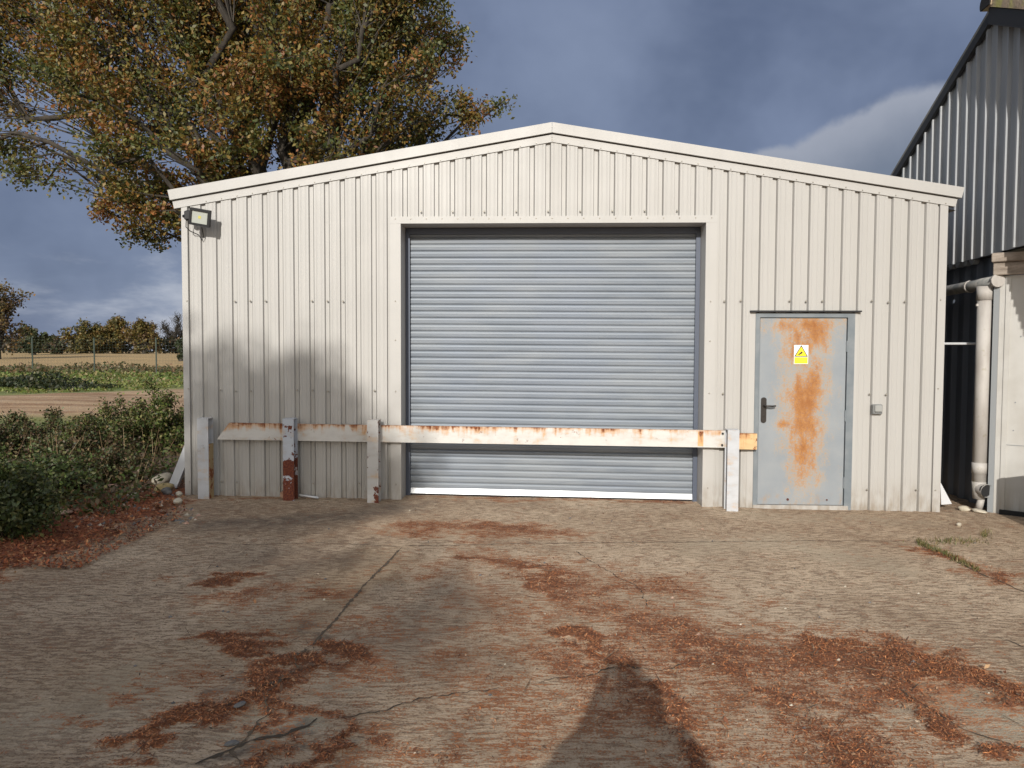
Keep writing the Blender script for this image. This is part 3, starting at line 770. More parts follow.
m_ = MB(); m_.add([(.006, -.004, .006), (.146, -.004, .006), (.146, -.004, .074), (.006, -.004, .074)], [(0,1,2,3)], 0)
for z, a, b_ in ((.056, .03, .122), (.042, .022, .13), (.028, .026, .126)):
    m_.add([(a, -.005, z), (b_, -.005, z), (b_, -.005, z+.004), (a, -.005, z+.004)], [(0,1,2,3)], 1)
m_.build('caption_panel', [YEL, SIGND], sign)

fl = empty('floodlight', sw(.075, 0, 3.10), -SYAW, 'black square floodlight mounted high at the left corner of the cream shed', 'floodlight')
hd = bpy.data.objects.new('lamp_head', None); hd.location = (.22, -.20, -.03); hd.rotation_euler = (R(13), R(9), R(8))
m_ = MB()
m_.box(-.108, .108, -.025, .035, -.09, -.066, 0); m_.box(-.108, .108, -.025, .035, .066, .09, 0); m_.box(-.108, -.085, -.025, .035, -.066, .066, 0); m_.box(.085, .108, -.025, .035, -.066, .066, 0)
m_.box(-.085, .085, .0, .035, -.066, .066, 0)
for k in range(7): m_.box(-.085+k*.026, -.080+k*.026, .035, .075, -.06, .06, 0)
m_.box(-.05, .05, .035, .08, -.05, .04, 0)
house = m_.build('housing', BLACKM, fl); house.location = hd.location; house.rotation_euler = hd.rotation_euler
bpy.data.objects.remove(hd)
LENS = mat('lamp_glass', base=(.42, .44, .40), rough=.15, metal=.0)
REFL = mat('lamp_reflector', base=(.70, .70, .62), rough=.3, metal=.4)
m_ = MB(); m_.box(-.084, .084, -.012, -.003, -.065, .065); m_.build('glass', LENS, house)
m_ = MB(); m_.box(-.014, .014, -.0135, -.0125, -.012, .016); m_.build('led_chip', mat('led_yellow', base=(.55, .50, .12), rough=.4), house)
m_ = MB(); m_.tube([(.02, .0, .02), (.03, -.09, .01), (.06, -.16, -.01), (.10, -.19, -.02)], .014, 6); m_.box(-.02, .06, -.03, .0, -.03, .05, 0, .006); m_.tube([(-.03, -.06, .01), (.10, -.12, .0)], .018, 8); m_.box(.04, .115, -.20, -.10, -.055, .05, 0, .012); m_.build('bracket', BLACKM, fl)
m_ = MB(); m_.tube([(.04, -.14, -.04), (.03, -.13, -.12), (.06, -.09, -.16), (.12, -.02, -.19), (.15, -.004, -.25), (.17, -.01, -.20), (.17, -.05, -.11)], .005, 6); m_.build('cable', BLACKM, fl)

sb = empty('socket_box', sw(7.564, 0, .972), -SYAW, 'small grey weatherproof socket box fixed on the cladding right of the door', 'socket box')
GREYPL = mat('grey_plastic', base=(.16, .165, .165), rough=.5); GREYPL2 = mat('light_grey_plastic', base=(.29, .295, .285), rough=.5)
m_ = MB(); m_.box(0, .105, -.045, 0, 0, .105, 0, .006); m_.box(.0, .012, -.05, -.04, .02, .09, 0); m_.build('box_body', GREYPL, sb)
m_ = MB(); m_.box(.02, .10, -.062, -.0455, .025, .10, 0, .008); m_.build('hinged_cover', GREYPL2, sb)

# ------------------------------------------------------------------ crash barrier
bar = empty('crash_barrier', sw(0, -.15, 0), -SYAW, 'low white-painted steel rail on posts across the roller shutter, paint flaking to rust', 'barrier')
def hpost(u, z0, ztop, pmat, w=.122, parent=None, name='post'):
    m_ = MB(); h = w/2
    m_.box(u-h, u+h, -.065, -.053, z0, ztop, 0); m_.box(u-h, u+h, .053, .065, z0, ztop, 0); m_.box(u-.005, u+.005, -.053, .053, z0, ztop, 0)
    m_.box(u-h, u+h, -.065, .065, ztop+.0005, ztop+.008, 0)
    return m_.build(name, pmat, parent)
hpost(1.25, -.10, .882, POSTR, parent=bar); hpost(2.18, -.11, .873, POSTS_, parent=bar); hpost(6.05, -.16, .800, POSTW, parent=bar)
def rail(mb, u0, u1, zt0, zt1, hgt, v0=.067, v1=.125, cut=0, n=24):
    """hollow channel section: web towards the yard, flanges top and bottom"""
    prof_f = lambda zt: [(v0, zt-hgt), (v0, zt), (v1, zt+.0), (v1, zt-.012), (v0+.012, zt-.012), (v0+.012, zt-hgt+.012), (v1, zt-hgt+.012), (v1, zt-hgt)]
    vs = []; fs = []
    for i in range(n+1):
        t = i/n; u = u0+(u1-u0)*t; zt = zt0+(zt1-zt0)*t
        for (v, z) in prof_f(zt):
            uu = u
            if i == 0 and cut: uu = u+cut*(z-(zt-hgt))/hgt
            vs.append((uu, v, z))
    m = 8
    for i in range(n):
        for k in range(m): fs.append((i*m+k, i*m+(k+1) % m, (i+1)*m+(k+1) % m, (i+1)*m+k))
    fs.append(tuple(range(m))); fs.append(tuple(range(n*m, n*m+m))[::-1])
    mb.add(vs, fs, 0)
m_ = MB(); rail(m_, .40, 6.04, .825, .785, .185, cut=.14)
rr = m_.build('rail', RAILM, bar)
m_ = MB(); rail(m_, 6.06, 6.335, .757, .755, .172, v0=.069); m_.build('rail_stub', STUBM, bar)
m_ = MB(); m_.box(5.70, 5.76, .064, .0668, .615, .775, 0); m_.build('splice_plate', STUBM, rr)
for u, z in ((5.965, .755), (5.96, .60+.03)):
    m_ = MB(); m_.tube([(u, .066, z), (u, .050, z)], .012, 6); m_.build('bolt', BLACKM, rr)
bp = empty('bollard_post', sw(.30, -.15, 0), -SYAW, 'stand-alone white steel post at the shed corner, left of the rail\'s pointed end', 'post')
pw = hpost(0, -.10, .878, POSTW, parent=bp, name='post_section')
m_ = MB(); m_.box(.045, .066, -.052, .052, -.1, .60, 0); m_.build('rusty_flange', paint_rust('ochre_rusty_paint', (.33, .24, .12, 1), th=.5), bp)

# ------------------------------------------------------------------ small things round the shed
def rock(name, px, py, Y, size, m_at, label, cat='stone', group=None, sq=(1, .8, .7), sink=.25, seed=0):
    rnd = np.random.default_rng(seed); mb = MB()
    n1, n2 = 10, 14; vs = []; ph = rnd.uniform(0, 6, 6)
    for i in range(n1+1):
        th = math.pi*i/n1
        for k in range(n2):
            a = 2*math.pi*k/n2
            d = Vector((math.sin(th)*math.cos(a), math.sin(th)*math.sin(a), math.cos(th)))
            r = 1+.10*math.sin(2.4*d.x+ph[0])*math.cos(2.*d.y+ph[1])+.12*math.sin(4*d.z+ph[2]+2*d.x)+.06*math.sin(9*d.x+ph[3])*math.sin(8*d.y+ph[4])
            r = min(r, 1.08)
            vs.append((d.x*size*sq[0]*r, d.y*size*sq[1]*r, d.z*size*sq[2]*r))
    fs = []
    for i in range(n1):
        for k in range(n2): fs.append((i*n2+k, (i+1)*n2+k, (i+1)*n2+(k+1) % n2, i*n2+(k+1) % n2))
    mb.add(vs, fs); o = mb.build(name, m_at, None, True)
    x, y = at(px, py, Y)[:2]
    zg = max(gtop(x, y), yz(x, y) if x > -3.7 else -9)
    o.location = (x, y, zg+size*sq[2]*(1-sink)); o.rotation_euler = (0, 0, rnd.uniform(0, 6))
    return tag(o, label, cat, group)
GS = 'stones at the shed corner'
rock('stone', 163, 480, 9.0, .125, ST_PLAIN, 'largest pale rounded stone, left of the leaning white pipe offcut', group=GS, sq=(1.2, .8, .7), sink=.4, seed=43)
rock('stone', 164, 493, 8.55, .10, ST_YEL, 'yellowish flat stone in front of the largest pale stone', group=GS, sq=(1.2,.8,.55), seed=2)
rock('stone', 167, 499, 8.4, .065, ST_DARK, 'dark grey stone tucked below the yellowish flat stone', group=GS, seed=3)
rock('stone', 178, 507, 7.85, .055, ST_PALE, 'small pale stone lying alone on the concrete edge', group=GS, seed=4)
rock('stone', 179, 496, 8.35, .045, ST_PALE, 'small pale stone beside the foot of the shed corner', group=GS, seed=5)
rock('stone', 111, 496, 8.6, .07, ST_RED, 'reddish stone among the weeds at the soil edge', group=GS, sq=(1.3,.8,.5), seed=6)
rock('stone', 118, 481, 9.6, .06, ST_PALE, 'flat pale stone half hidden in the brambles', group=GS, sq=(1.3,.9,.5), seed=7)
rock('stone', 60, 520, 7.3, .10, ST_RED, 'flat pinkish stone on the red leaf litter by the dark bush', group=GS, sq=(1.5,.9,.35), seed=8)
rock('stone', 132, 500, 8.2, .07, ST_PALE, 'low flat pale stone at the edge of the red litter', group=GS, sq=(1.6,.8,.4), seed=9)
rock('stone', 959, 524, 7.4, .028, ST_PALE, 'tiny white stone on the concrete before the gap', seed=10)
pb = []
while len(pb) < 230:
    x, y = gxy(random.uniform(70, 200), random.uniform(486, 535))
    if x < -3.0 and y < 9.4: pb.append((x, y))
mb = MB()
for x, y in pb:
    r = random.uniform(.008, .03); zz = max(gtop(x, y), yz(x, y) if x > -3.7 else -9)
    mb.add([(x+r, y, zz), (x, y+r, zz), (x-r*1.2, y, zz), (x, y-r, zz), (x+r*.2, y, zz+r*.9), (x-r*.2, y, zz-r)], [(0,1,4), (1,2,4), (2,3,4), (3,0,4), (1,0,5), (2,1,5), (3,2,5), (0,3,5)], random.choice((0, 1, 1, 2, 2)))
tag(mb.build('gravel', [ST_PALE, ST_RED, ST_DARK]), kind='stuff')
mb = MB()
for i in range(90):
    x = random.uniform(-2.4, 4.2); y = 2.6+random.random()**1.2*5.2
    r = random.uniform(.004, .013); zz = yz(x, y)+.002
    mb.add([(x+r, y, zz), (x, y+r, zz), (x-r*1.2, y, zz), (x, y-r, zz), (x+r*.2, y, zz+r*.9), (x-r*.2, y, zz-r)], [(0,1,4), (1,2,4), (2,3,4), (3,0,4), (1,0,5), (2,1,5), (3,2,5), (0,3,5)], random.choice((0, 1, 2, 2)))
tag(mb.build('grit', [ST_PALE, ST_RED, ST_DARK]), kind='stuff')
rock('clod', 240, 712, float(gxy(240, 712)[1]), .022, ST_DARK, 'small black lump on the broken concrete at the lower left', 'stone', sq=(1.4,.8,.5), seed=12)
rock('clod', 232, 748, float(gxy(232, 748)[1]), .020, ST_DARK, 'small dark lump lowest on the cracked concrete near the front', 'stone', sq=(1.5,.9,.5), seed=13)

# square white pipe offcut leaning on the shed side
wp = MB(); wp.box(-.05, .05, -.035, .035, 0, .62, 0); o = wp.build('pipe_offcut', [WHITEPL])
m_ = MB(); m_.box(-.042, .042, -.028, .028, -.003, .002, 0); m_.build('open_end', DARKGAP, o)
p = at(173.5, 488, 8.75); o.location = (p.x, p.y, .03); o.rotation_euler = (R(-4), R(21), 0)
tag(o, 'square white pipe offcut leaning against the left side of the shed', 'pipe')
m_ = MB(); m_.box(-.05, .05, -.05, .05, 0, .07, 0, .006); o = m_.build('brick', BRICK); o.location = sw(1.165, -.07, -.005); o.rotation_euler = (0, 0, .1)
tag(o, 'worn brick end tucked behind the peeled red and white post', 'brick')
m_ = MB(); m_.tube([(0, 0, .035), (.12, -.01, .022), (.22, -.03, .012)], [.012, .012, .012], 8); m_.tube([(.0, .02, .02), (.2, .0, .014)], .010, 8)
o = m_.build('pipe_scrap', WHITEPL, None, True); o.location = sw(1.33, -.10, -.005); tag(o, 'thin white pipe scraps lying at the wall foot beside the peeled post', 'pipe')
m_ = MB(); m_.prism([(0, 0), (.115, .01), (.0, .25)], 0, .006, 'y'); o = m_.build('white_board', WHITEPL); o.location = sw(SW+.14, .22, -.05); o.rotation_euler = (R(-8), 0, -SYAW)
tag(o, 'triangular white board offcut leaning behind the right corner of the shed', 'board')

# ------------------------------------------------------------------ neighbouring barn
BX, BY = 5.23, 8.08; BYAW = -R(4.5)
barn = empty('grey_barn', (BX, BY, -.09), BYAW, 'tall grey corrugated barn with steep gable, lichen ridge and lean lower wall at right', 'barn')
# local: w along wall (away from the camera = +y), x into the building = +x ; z above its base
AP, APZ, BSL, CZ = .14, 5.42, .492, 2.80
def czf(w): return 2.808-.025*w
def zb(w): return APZ-BSL*abs(w-AP)
W0, W1 = -4.2, 5.0
m_ = MB(); w = W0; pts = []
PB = .205
while w < W1:
    pts += [(w, 0), (w+.010, -.042), (w+.040, -.042), (w+.050, 0.0)]; w += PB
for (a, va), (b_, vb) in zip(pts[:-1], pts[1:]):
    m_.add([(va, a, czf(a)), (vb, b_, czf(b_)), (vb, b_, max(czf(b_), zb(b_))), (va, a, max(czf(a), zb(a)))], [(0,1,2,3)])
for k in range(-6, 22):
    for zz in (3.6, 4.5):
        ww = W0+PB*round((k*PB*2-W0)/PB)+.10
        if zb(ww) > zz+.2:
            m_.box(-.008, .0, ww-.008, ww+.008, zz-.008, zz+.008, 1)
m_.build('gable_cladding', [BARN, GREYSTRIP], barn)
m_ = MB(); m_.add([(.03, W0, CZ), (.03, W1, CZ), (.03, W1, zb(W1)), (.03, AP, zb(AP)), (.03, W0, zb(W0))], [(0,1,2,3,4)]); m_.build('gable_lining', DARKGAP, barn)
BARGE = mat('shade_black_bargeboard', base=(.028, .030, .033), rough=.7)  # board blackened to include the shade under the verge cap
m_ = MB()
def rake(mb, wa, wb, lo, hi, x0, x1, mi=0):
    mb.add([(x0, wa, zb(wa)+lo), (x0, wb, zb(wb)+lo), (x0, wb, zb(wb)+hi), (x0, wa, zb(wa)+hi), (x1, wa, zb(wa)+lo), (x1, wb, zb(wb)+lo), (x1, wb, zb(wb)+hi), (x1, wa, zb(wa)+hi)],
           [(0,1,2,3), (7,6,5,4), (4,5,1,0), (3,2,6,7), (0,3,7,4), (1,5,6,2)], mi)
rake(m_, AP+.0005, W1, -.05, .06, -.07, -.02); rake(m_, W0, AP-.0005, -.16, .02, -.13, -.02)
m_.build('bargeboard', BARGE, barn)
m_ = MB(); rake(m_, AP, W1, .061, .10, -.07, 6.); rake(m_, W0, AP-.001, .061, .10, -.07, 6.); m_.build('roof', ROOFM, barn)
m_ = MB()   # half round cap along the ridge, open dark end towards the gap
cap = [(AP+.10*math.cos(a), zb(AP)+.06+.10*math.sin(a)) for a in np.linspace(-.5, math.pi+.5, 14)]
m_.prism(cap, -.16, 6., 'x', 0); 
vcap = m_.build('ridge_cap', VERGE, barn)
m_ = MB(); m_.prism([(AP+(c_[0]-AP)*.99, zb(AP)+.06+(c_[1]-zb(AP)-.06)*.99) for c_ in cap], -.175, -.162, 'x'); m_.build('ridge_cap_end', DARKGAP, vcap)
m_ = MB(); rake(m_, W0, AP-.06, .03, .125, -.15, .12); m_.build('verge_cap', VERGE, barn)
# lower wall
m_ = MB(); w = .02; pts = []
while w < W1: pts += [(w, .10), (w+.05, .06), (w+.09, .06), (w+.14, .10)]; w += .26
for (a, va), (b_, vb) in zip(pts[:-1], pts[1:]): m_.add([(va, a, -.02), (vb, b_, -.02), (vb, b_, CZ), (va, a, CZ)], [(0,1,2,3)])
m_.build('lower_wall', BARNDK, barn)
m_ = MB()   # wavy sheet ends under the cladding
for k in range(9):
    w0 = .52+k*.16
    m_.add([(-.012, w0+.10*math.cos(a)*.55+.05, CZ-.008-.055*math.sin(a)) for a in np.linspace(0, math.pi, 8)]+[(.05, w0+.10*math.cos(a)*.55+.05, CZ-.008-.055*math.sin(a)) for a in np.linspace(0, math.pi, 8)],
           [tuple(range(8)), tuple(range(15, 7, -1))]+[(i, i+8, i+9, i+1) for i in range(7)])
m_.build('sheet_end', GREYSTRIP, barn)
m_ = MB(); m_.box(-.01, .06, .05, W1, CZ-.012, CZ-.004, 0); m_.build('closer_strip', DARKGAP, barn)
# gutter and downpipe
m_ = MB(); m_.tube([(-.04, -.02, 2.50), (-.04, .5, 2.485), (-.04, 6., 2.42)], .062, 12); 
gut = m_.build('gutter', GUTTERM, barn, True)
for wa, zz in ((-.035, 2.50), (.52, 2.483)):
    m_ = MB(); m_.tube([(-.04, wa, zz), (-.04, wa+.03, zz)], .071, 14); m_.build('gutter_collar', PIPEM, gut)
m_ = MB(); px_, pw_ = -.085, .13
m_.tube([(px_, pw_, 2.44), (px_, pw_, .30)], .073, 16); m_.tube([(px_, pw_, 2.45), (px_, pw_, 2.30)], .083, 16); m_.tube([(px_, pw_, .52), (px_, pw_, .40)], .080, 16)
dp = m_.build('downpipe', PIPEM, barn, True)
m_ = MB(); m_.tube([(px_, pw_, .31), (px_, pw_, .12)], [.075, .06], 16); m_.tube([(px_+.005, pw_-.02, .235), (px_+.02, pw_-.13, .225)], [.07, .072], 16, cap=False); m_.tube([(px_+.01, pw_-.03, .12), (px_, pw_, .0)], [.035, .04], 10); m_.build('pipe_shoe', PIPEM, dp, True)
m_ = MB(); m_.tube([(px_+.008, pw_-.10, .231), (px_+.0105, pw_-.12, .2305)], .064, 16); m_.build('pipe_mouth', DARKGAP, dp)
m_ = MB(); m_.box(px_-.09, .03, pw_-.012, pw_+.012, 2.235, 2.262); m_.build('pipe_clip', PIPEM, dp)
m_ = MB(); m_.tube([(-.62, .62, 1.83), (-.02, .35, 1.83)], .014, 6); m_.tube([(.0, .34, 1.70), (.0, .34, 2.02)], .012, 6); m_.build('white_stay_bar', WHITEPL, barn)
# rubble under the pipe
rock('stone', 964, 508, 8.15, .05, ST_PALE, 'pale rubble lump under the downpipe mouth, left piece', sq=(1.2,.8,.6), seed=21)
rock('stone', 979, 510, 8.05, .055, ST_PALE, 'pale rubble lump under the downpipe mouth, right piece', sq=(1.5,.8,.45), seed=22)
# pale panelled front with its weathered fascia
fr = bpy.data.objects.new('front_bay', None); COL.objects.link(fr); fr.parent = barn; fr.rotation_euler = (0, 0, R(50)-math.pi/2-BYAW*1.0)
fr.location = (.0, .0, 0)
# local here: x runs to the right along the panel, -y faces the yard
m_ = MB()
m_.box(.0, 2.6, .0, .05, -.03, 2.55, 0)
for xx in (.055, .335, .55, .80): m_.box(xx, xx+.045, -.012, -.0002, .02, 2.54, 0)
m_.box(.10, .33, -.006, -.0004, .74, .745, 1); 
for xx, zz in ((.17, 1.2), (.16, .9), (.2, 1.9)): m_.tube([(xx, -.0002, zz), (xx, -.006, zz)], .008, 6, 1)
m_.build('front_panel', [PANEL, GREYSTRIP], fr)
m_ = MB(); m_.box(-.055, -.001, -.008, .06, -.03, 2.55); m_.build('edge_strip', GREYSTRIP, fr)
m_ = MB(); m_.box(-.06, 2.7, -.07, .05, 2.555, 2.69, 0, .006); m_.box(-.075, 2.7, -.10, .05, 2.691, 2.79, 0, .008); m_.build('fascia_beam', BEAM, fr)
m_ = MB(); m_.box(.06, 2.6, -.05, -.004, -.04, .04); m_.build('base_dark_strip', DARKGAP, fr)  # dark strip along the foot of the panel
m_ = MB(); m_.box(-.08, .35, -2.4, -1.0, -.1, .80, 0, .01); m_.build('shadow_caster_block', ROOFM, barn)  # unseen block added to cast the shadow across the panel's foot

# ------------------------------------------------------------------ vegetation
def leaf_quads(C, size, cols, rs, up=.35, asp=.5):
    n = len(C); nrm = RNG.normal(0, 1, (n, 3)); nrm[:, 2] += up; nrm /= np.linalg.norm(nrm, axis=1)[:, None]
    d = RNG.normal(0, 1, (n, 3)); d[:, 2] -= .3; d -= nrm*(d*nrm).sum(1)[:, None]; d /= np.linalg.norm(d, axis=1)[:, None]
    w = np.cross(nrm, d); L = (size*RNG.uniform(1-rs, 1+rs, n))[:, None]
    fold = nrm*L*RNG.uniform(-.02, .16, (n, 1))
    return np.stack([C-d*L*.5, C-d*L*.02+w*L*asp*.5+fold, C+d*L*.5, C+d*L*.05-w*L*asp*.5+fold], 1)
def pick(cols, n, jit=.25):
    c = np.array(cols)[RNG.integers(0, len(cols), n)]
    return np.clip(c*RNG.uniform(1-jit, 1+jit, (n, 1)), .004, 1)
def bez(a, b, c, n):
    return [a*(1-t)**2+b*2*t*(1-t)+c*t*t for t in np.linspace(0, 1, n)]
def make_tree(name, base, fork, r0, blobs, cols, nleaf, lsize, label, cat='tree', group=None, limb_r=.22, twigs=7, clus=.42, twig_r=.035, lean=0, sub=6, asp=.55, leafsd=.8, barkm=None, colfn=None):
    base = Vector(base); root = empty(name, base, 0, label, cat, group)
    tr = MB(); tw = MB()
    fk = Vector((fork[0]-base.x, fork[1]-base.y, fork[2]-base.z))
    pts = bez(Vector((0, 0, -.3)), Vector((lean, 0, fk.z*.5)), fk, 8)
    tr.tube(pts, [r0*1.35, r0*1.08]+[r0*(1-.05*i) for i in range(6)], 12)
    ends = []; tot = sum(b[1]**2 for b in blobs)
    for (bc, br) in blobs:
        c = Vector(bc)-base; hub = c+Vector(RNG.normal(0, .15*br, 3))
        d = (hub-fk); mid = fk+d*.5+Vector((RNG.normal(0, .08), RNG.normal(0, .08), .10))*d.length*.9
        start = pts[5+int(RNG.integers(0, 3))]
        path = bez(start, mid, hub, 9)
        for q_ in range(2, 8): path[q_] = path[q_]+Vector(RNG.normal(0, .035, 3))*d.length
        rr = limb_r*min(1.2, .35+br/2.2)
        tr.tube(path, [rr*(1-.085*i) for i in range(9)], 7)
        nt_ = max(3, int(round(twigs*len(blobs)*br**2/tot*1.0*sub)))
        for _ in range(nt_):
            v = Vector(RNG.normal(0, 1, 3)).normalized()*br*float(RNG.uniform(.25, 1.0))**.6
            e = c+v; k = int(RNG.integers(4, 9)); s_ = path[k]
            m2 = s_.lerp(e, .5)+Vector(RNG.normal(0, .30, 3))*br
            tp = bez(s_, m2, e, 5)
            tw.tube(tp, [twig_r*(1-.2*i) for i in range(5)], 4, cap=False)
            ends.append((tp, v/br))
    tr.build('trunk', barkm or BARK, root, True)
    crown = tw.build('crown', barkm or BARK, root, True) if nleaf == 0 else None
    if nleaf:
        per = nleaf/len(ends); C = []
        for tp, v in ends:
            n = max(1, int(per*RNG.uniform(.3, 1.7)))
            cc = RNG.normal(0, 1, (n, 3)); cc *= (clus*RNG.uniform(.3, 1, (n, 1)))/np.maximum(.4, np.linalg.norm(cc, axis=1))[:, None]*1.3
            a = np.array([list(q) for q in tp]); t = RNG.uniform(.30, 1.04, (n, 1))**.8*4; k_ = np.clip(t[:, 0].astype(int), 0, 3); C.append(a[k_]+(a[k_+1]-a[k_])*(t-k_[:, None])+cc)
        # colour goes by twig: some sprays have turned more than others
        tone_ = np.concatenate([np.full(len(c), RNG.uniform(0, 1)) for c in C]); C = np.concatenate(C)
        Q = leaf_quads(C, lsize, cols, .35, asp=asp)
        colsA = np.array(cols); n = len(C)
        idx_ = np.clip((tone_*.55+RNG.uniform(0, .55, n))/1.1*len(colsA), 0, len(colsA)-1).astype(int)
        cc = colsA[idx_]*RNG.uniform(.7, 1.3, (n, 1))
        tq = np.array(tw.v); tf = np.array(tw.f)
        Vt = tq[tf]; allV = np.concatenate([Q, Vt]); allc = np.concatenate([cc, np.full((len(Vt), 3), .05)])
        mi = np.concatenate([np.zeros(len(Q), np.int32), np.ones(len(Vt), np.int32)])
        crown = quads_mesh('crown', allV, [LEAF, barkm or BARK], allc, root, 4, mi)
    return root

OAKC = [(.038,.056,.015), (.055,.074,.020), (.085,.094,.024), (.118,.112,.028), (.160,.128,.030), (.20,.132,.031), (.235,.120,.030), (.25,.100,.028), (.14,.06,.025)]
ob = []
for x, y, r in [(20,30,60), (100,20,72), (190,30,78), (280,30,78), (360,20,72), (420,25,48), (75,92,52), (150,112,56), (222,105,60), (300,100,62), (365,95,60), (418,75,42),
                (118,160,42), (150,185,42), (95,165,26), (112,190,24), (168,215,26), (145,205,22), (100,205,14), (120,218,12), (158,240,12), (18,140,24), (22,172,11), (8,165,14), (430,112,26), (476,112,24), (507,103,19), (455,35,26), (445,95,26), (395,128,40), (240,150,40), (320,145,36),
                (60,-60,85), (180,-80,95), (300,-80,95), (400,-50,60), (-60,60,70), (-70,130,40), (-40,-30,80), (195,150,34), (200,190,26), (60,70,40), (135,235,12)]:
    Yb = 20+random.uniform(-2.2, 2.2)
    ob.append((at(x, y, Yb), r*Yb/FPX))
for k in range(10): ob.append(((random.uniform(-13, -2), 20+random.uniform(-1, 5.5), random.uniform(10, 16)), random.uniform(1.6, 2.6)))
make_tree('oak_tree', (-6.2, 20.4, 0), (-6.0, 20.4, 4.6), .50, ob, OAKC, 205000, .112,
          'large spreading oak in brown and olive autumn leaf rising behind the cream shed', limb_r=.125, twigs=16, clus=.27, twig_r=.02, sub=1.7)

# shade tree behind the camera, on the sunward side
sbl = []
for zc, xe in ((7.6, -3.5), (8.6, -3.9), (9.5, -4.6), (10.3, -5.2), (11.1, -5.9), (11.8, -6.5)):
    for xc in np.arange(xe-.8, -16 if zc < 11 else -9.0, -1.4):
        if random.random() < (.16 if zc < 10 else .36): continue
        sbl.append(((xc+random.uniform(-.3, .3), -17+random.uniform(-2.0, 2.0), zc+random.uniform(-.3, .3)), random.uniform(.85, 1.2)))
sbl += [((-6.95, -17.0, 12.3), .45), ((-8.3, -17.0, 12.6), .5), ((-8.95, -17.0, 12.7), .5)]
make_tree('broadleaf_tree', (-9.5, -17, 0), (-9.4, -17, 4.2), .38, sbl, OAKC, 42000, .21,
          'broad autumn tree standing in the open behind the photographer, shading the left of the yard', limb_r=.10, twigs=6, clus=.5, twig_r=.02, sub=1.6)

# far trees
def far_tree(name, px, ytop, Y, wpx, cols, n, label, group=None, trunk=.35, bare=False, low=.12, **kw):
    top = at(px, ytop, Y); zg = gtop(top.x, Y); H = top.z-zg; w = wpx*Y/FPX/2
    bl = []
    for k in range(14):
        a = random.uniform(0, 6.28); rr = random.uniform(0, .72)*w; hh = zg+H*random.uniform(low, .84)
        k_ = 1-.45*max(0, (hh-zg)/H-.55)/.45
        bl.append(((top.x+rr*math.cos(a)*k_, Y+rr*math.sin(a)*.7, hh), w*random.uniform(.26, .42)))
    bl.append(((top.x, Y, zg+H*.86), w*.33))
    return make_tree(name, (top.x, Y, zg), (top.x+.1, Y, zg+H*low), trunk, bl, cols, n, kw.pop('ls', .42), label, 'tree', group, limb_r=trunk*.5, twigs=7, clus=w*.13, twig_r=kw.pop('tr', .05), sub=kw.pop('sub', 1.6), asp=.7)
GT = 'trees along the far field edge'
AUT = [(.05,.058,.018), (.075,.075,.022), (.115,.095,.025), (.15,.105,.028), (.17,.095,.03)]
BRN = [(.06,.04,.022), (.09,.055,.028), (.12,.075,.035), (.07,.06,.025)]
DKG = [(.025,.038,.018), (.035,.050,.020), (.045,.055,.022), (.06,.06,.025)]
far_tree('field_tree', 82, 322, 128, 52, AUT, 5200, 'leftmost rounded tree of the autumn clump in the middle of the far field edge', GT)
far_tree('field_tree', 115, 317, 132, 56, AUT[1:], 5600, 'tallest golden tree at the centre of the far autumn clump', GT)
far_tree('field_tree', 143, 321, 130, 46, AUT[1:4]+BRN[1:3], 4600, 'thinner right-hand tree of the far autumn clump', GT)
far_tree('field_tree', -4, 284, 88, 92, BRN+AUT[3:], 3800, 'tall sparse brown tree cut by the left edge of the picture', GT, ls=.34, tr=.06)
far_tree('field_tree', 33, 324, 110, 34, DKG+AUT[:2], 4000, 'dark green tree with a yellow top beside the tall brown tree', GT, low=.12)
far_tree('field_tree', 54, 339, 118, 22, DKG+BRN, 1500, 'small dark bush-like tree left of the autumn clump', GT, low=.1)
far_tree('bare_tree', 176, 311, 140, 46, BRN, 0, 'bare purple-grey tree beside the left wall of the shed', GT, sub=9, tr=.05)
far_tree('field_tree', 181, 338, 85, 14, DKG, 1500, 'small dark evergreen tight against the left wall of the shed', GT, low=.08, ls=.3)
def bush_mass(name, X0, X1, Y0, Y1, h0, h1, n, size, cols, kind=None, seed=0, hf=None):
    x = RNG.uniform(X0, X1, n); y = RNG.uniform(Y0, Y1, n)
    hh = h0+(h1-h0)*fbm(x*.35*(10/max(1, X1-X0))**.0, y*.35, 200+seed, 4)
    if hf is not None: hh = hh*hf(x, y)
    z = np.array([gtop(a, b) for a, b in zip(x, y)])+hh*RNG.uniform(0, 1, n)**.7
    ok = hh > .06; C = np.stack([x, y, z], -1)[ok]
    return tag(quads_mesh(name, leaf_quads(C, size, cols, .4, asp=.6), LEAF, pick(cols, len(C))), kind=kind or 'stuff')
bush_mass('far_hedge', -120, -20, 134, 142, 1.5, 4.0, 16000, .55, DKG+BRN, seed=1)
bush_mass('dark_weeds', -34, -16.2, 29.5, 33.5, .0, .95, 9000, .16, [(.020,.032,.012), (.032,.045,.015), (.05,.05,.02)], seed=2, hf=lambda x, y: sstep(-16.4, -20.5, x)*.95)
bush_mass('field_grass', -45, -10, 36, 60, .05, .42, 16000, .20, [(.10,.15,.03), (.14,.18,.045), (.20,.19,.07), (.085,.11,.03), (.24,.19,.09)], seed=3)
bush_mass('rough_weeds', -38, -17, 47, 58, -.1, 1.0, 5000, .22, [(.10,.09,.04), (.15,.12,.06), (.075,.085,.03), (.17,.10,.055)], seed=4)
bush_mass('grass_verge', -26, -9, 27.5, 36, -.05, .28, 8000, .13, [(.11,.15,.03), (.16,.19,.045), (.20,.18,.07)], seed=6, hf=lambda x, y: sstep(0, 2, y-np.clip(26.+(x+18)*2.0, 22, 33)))

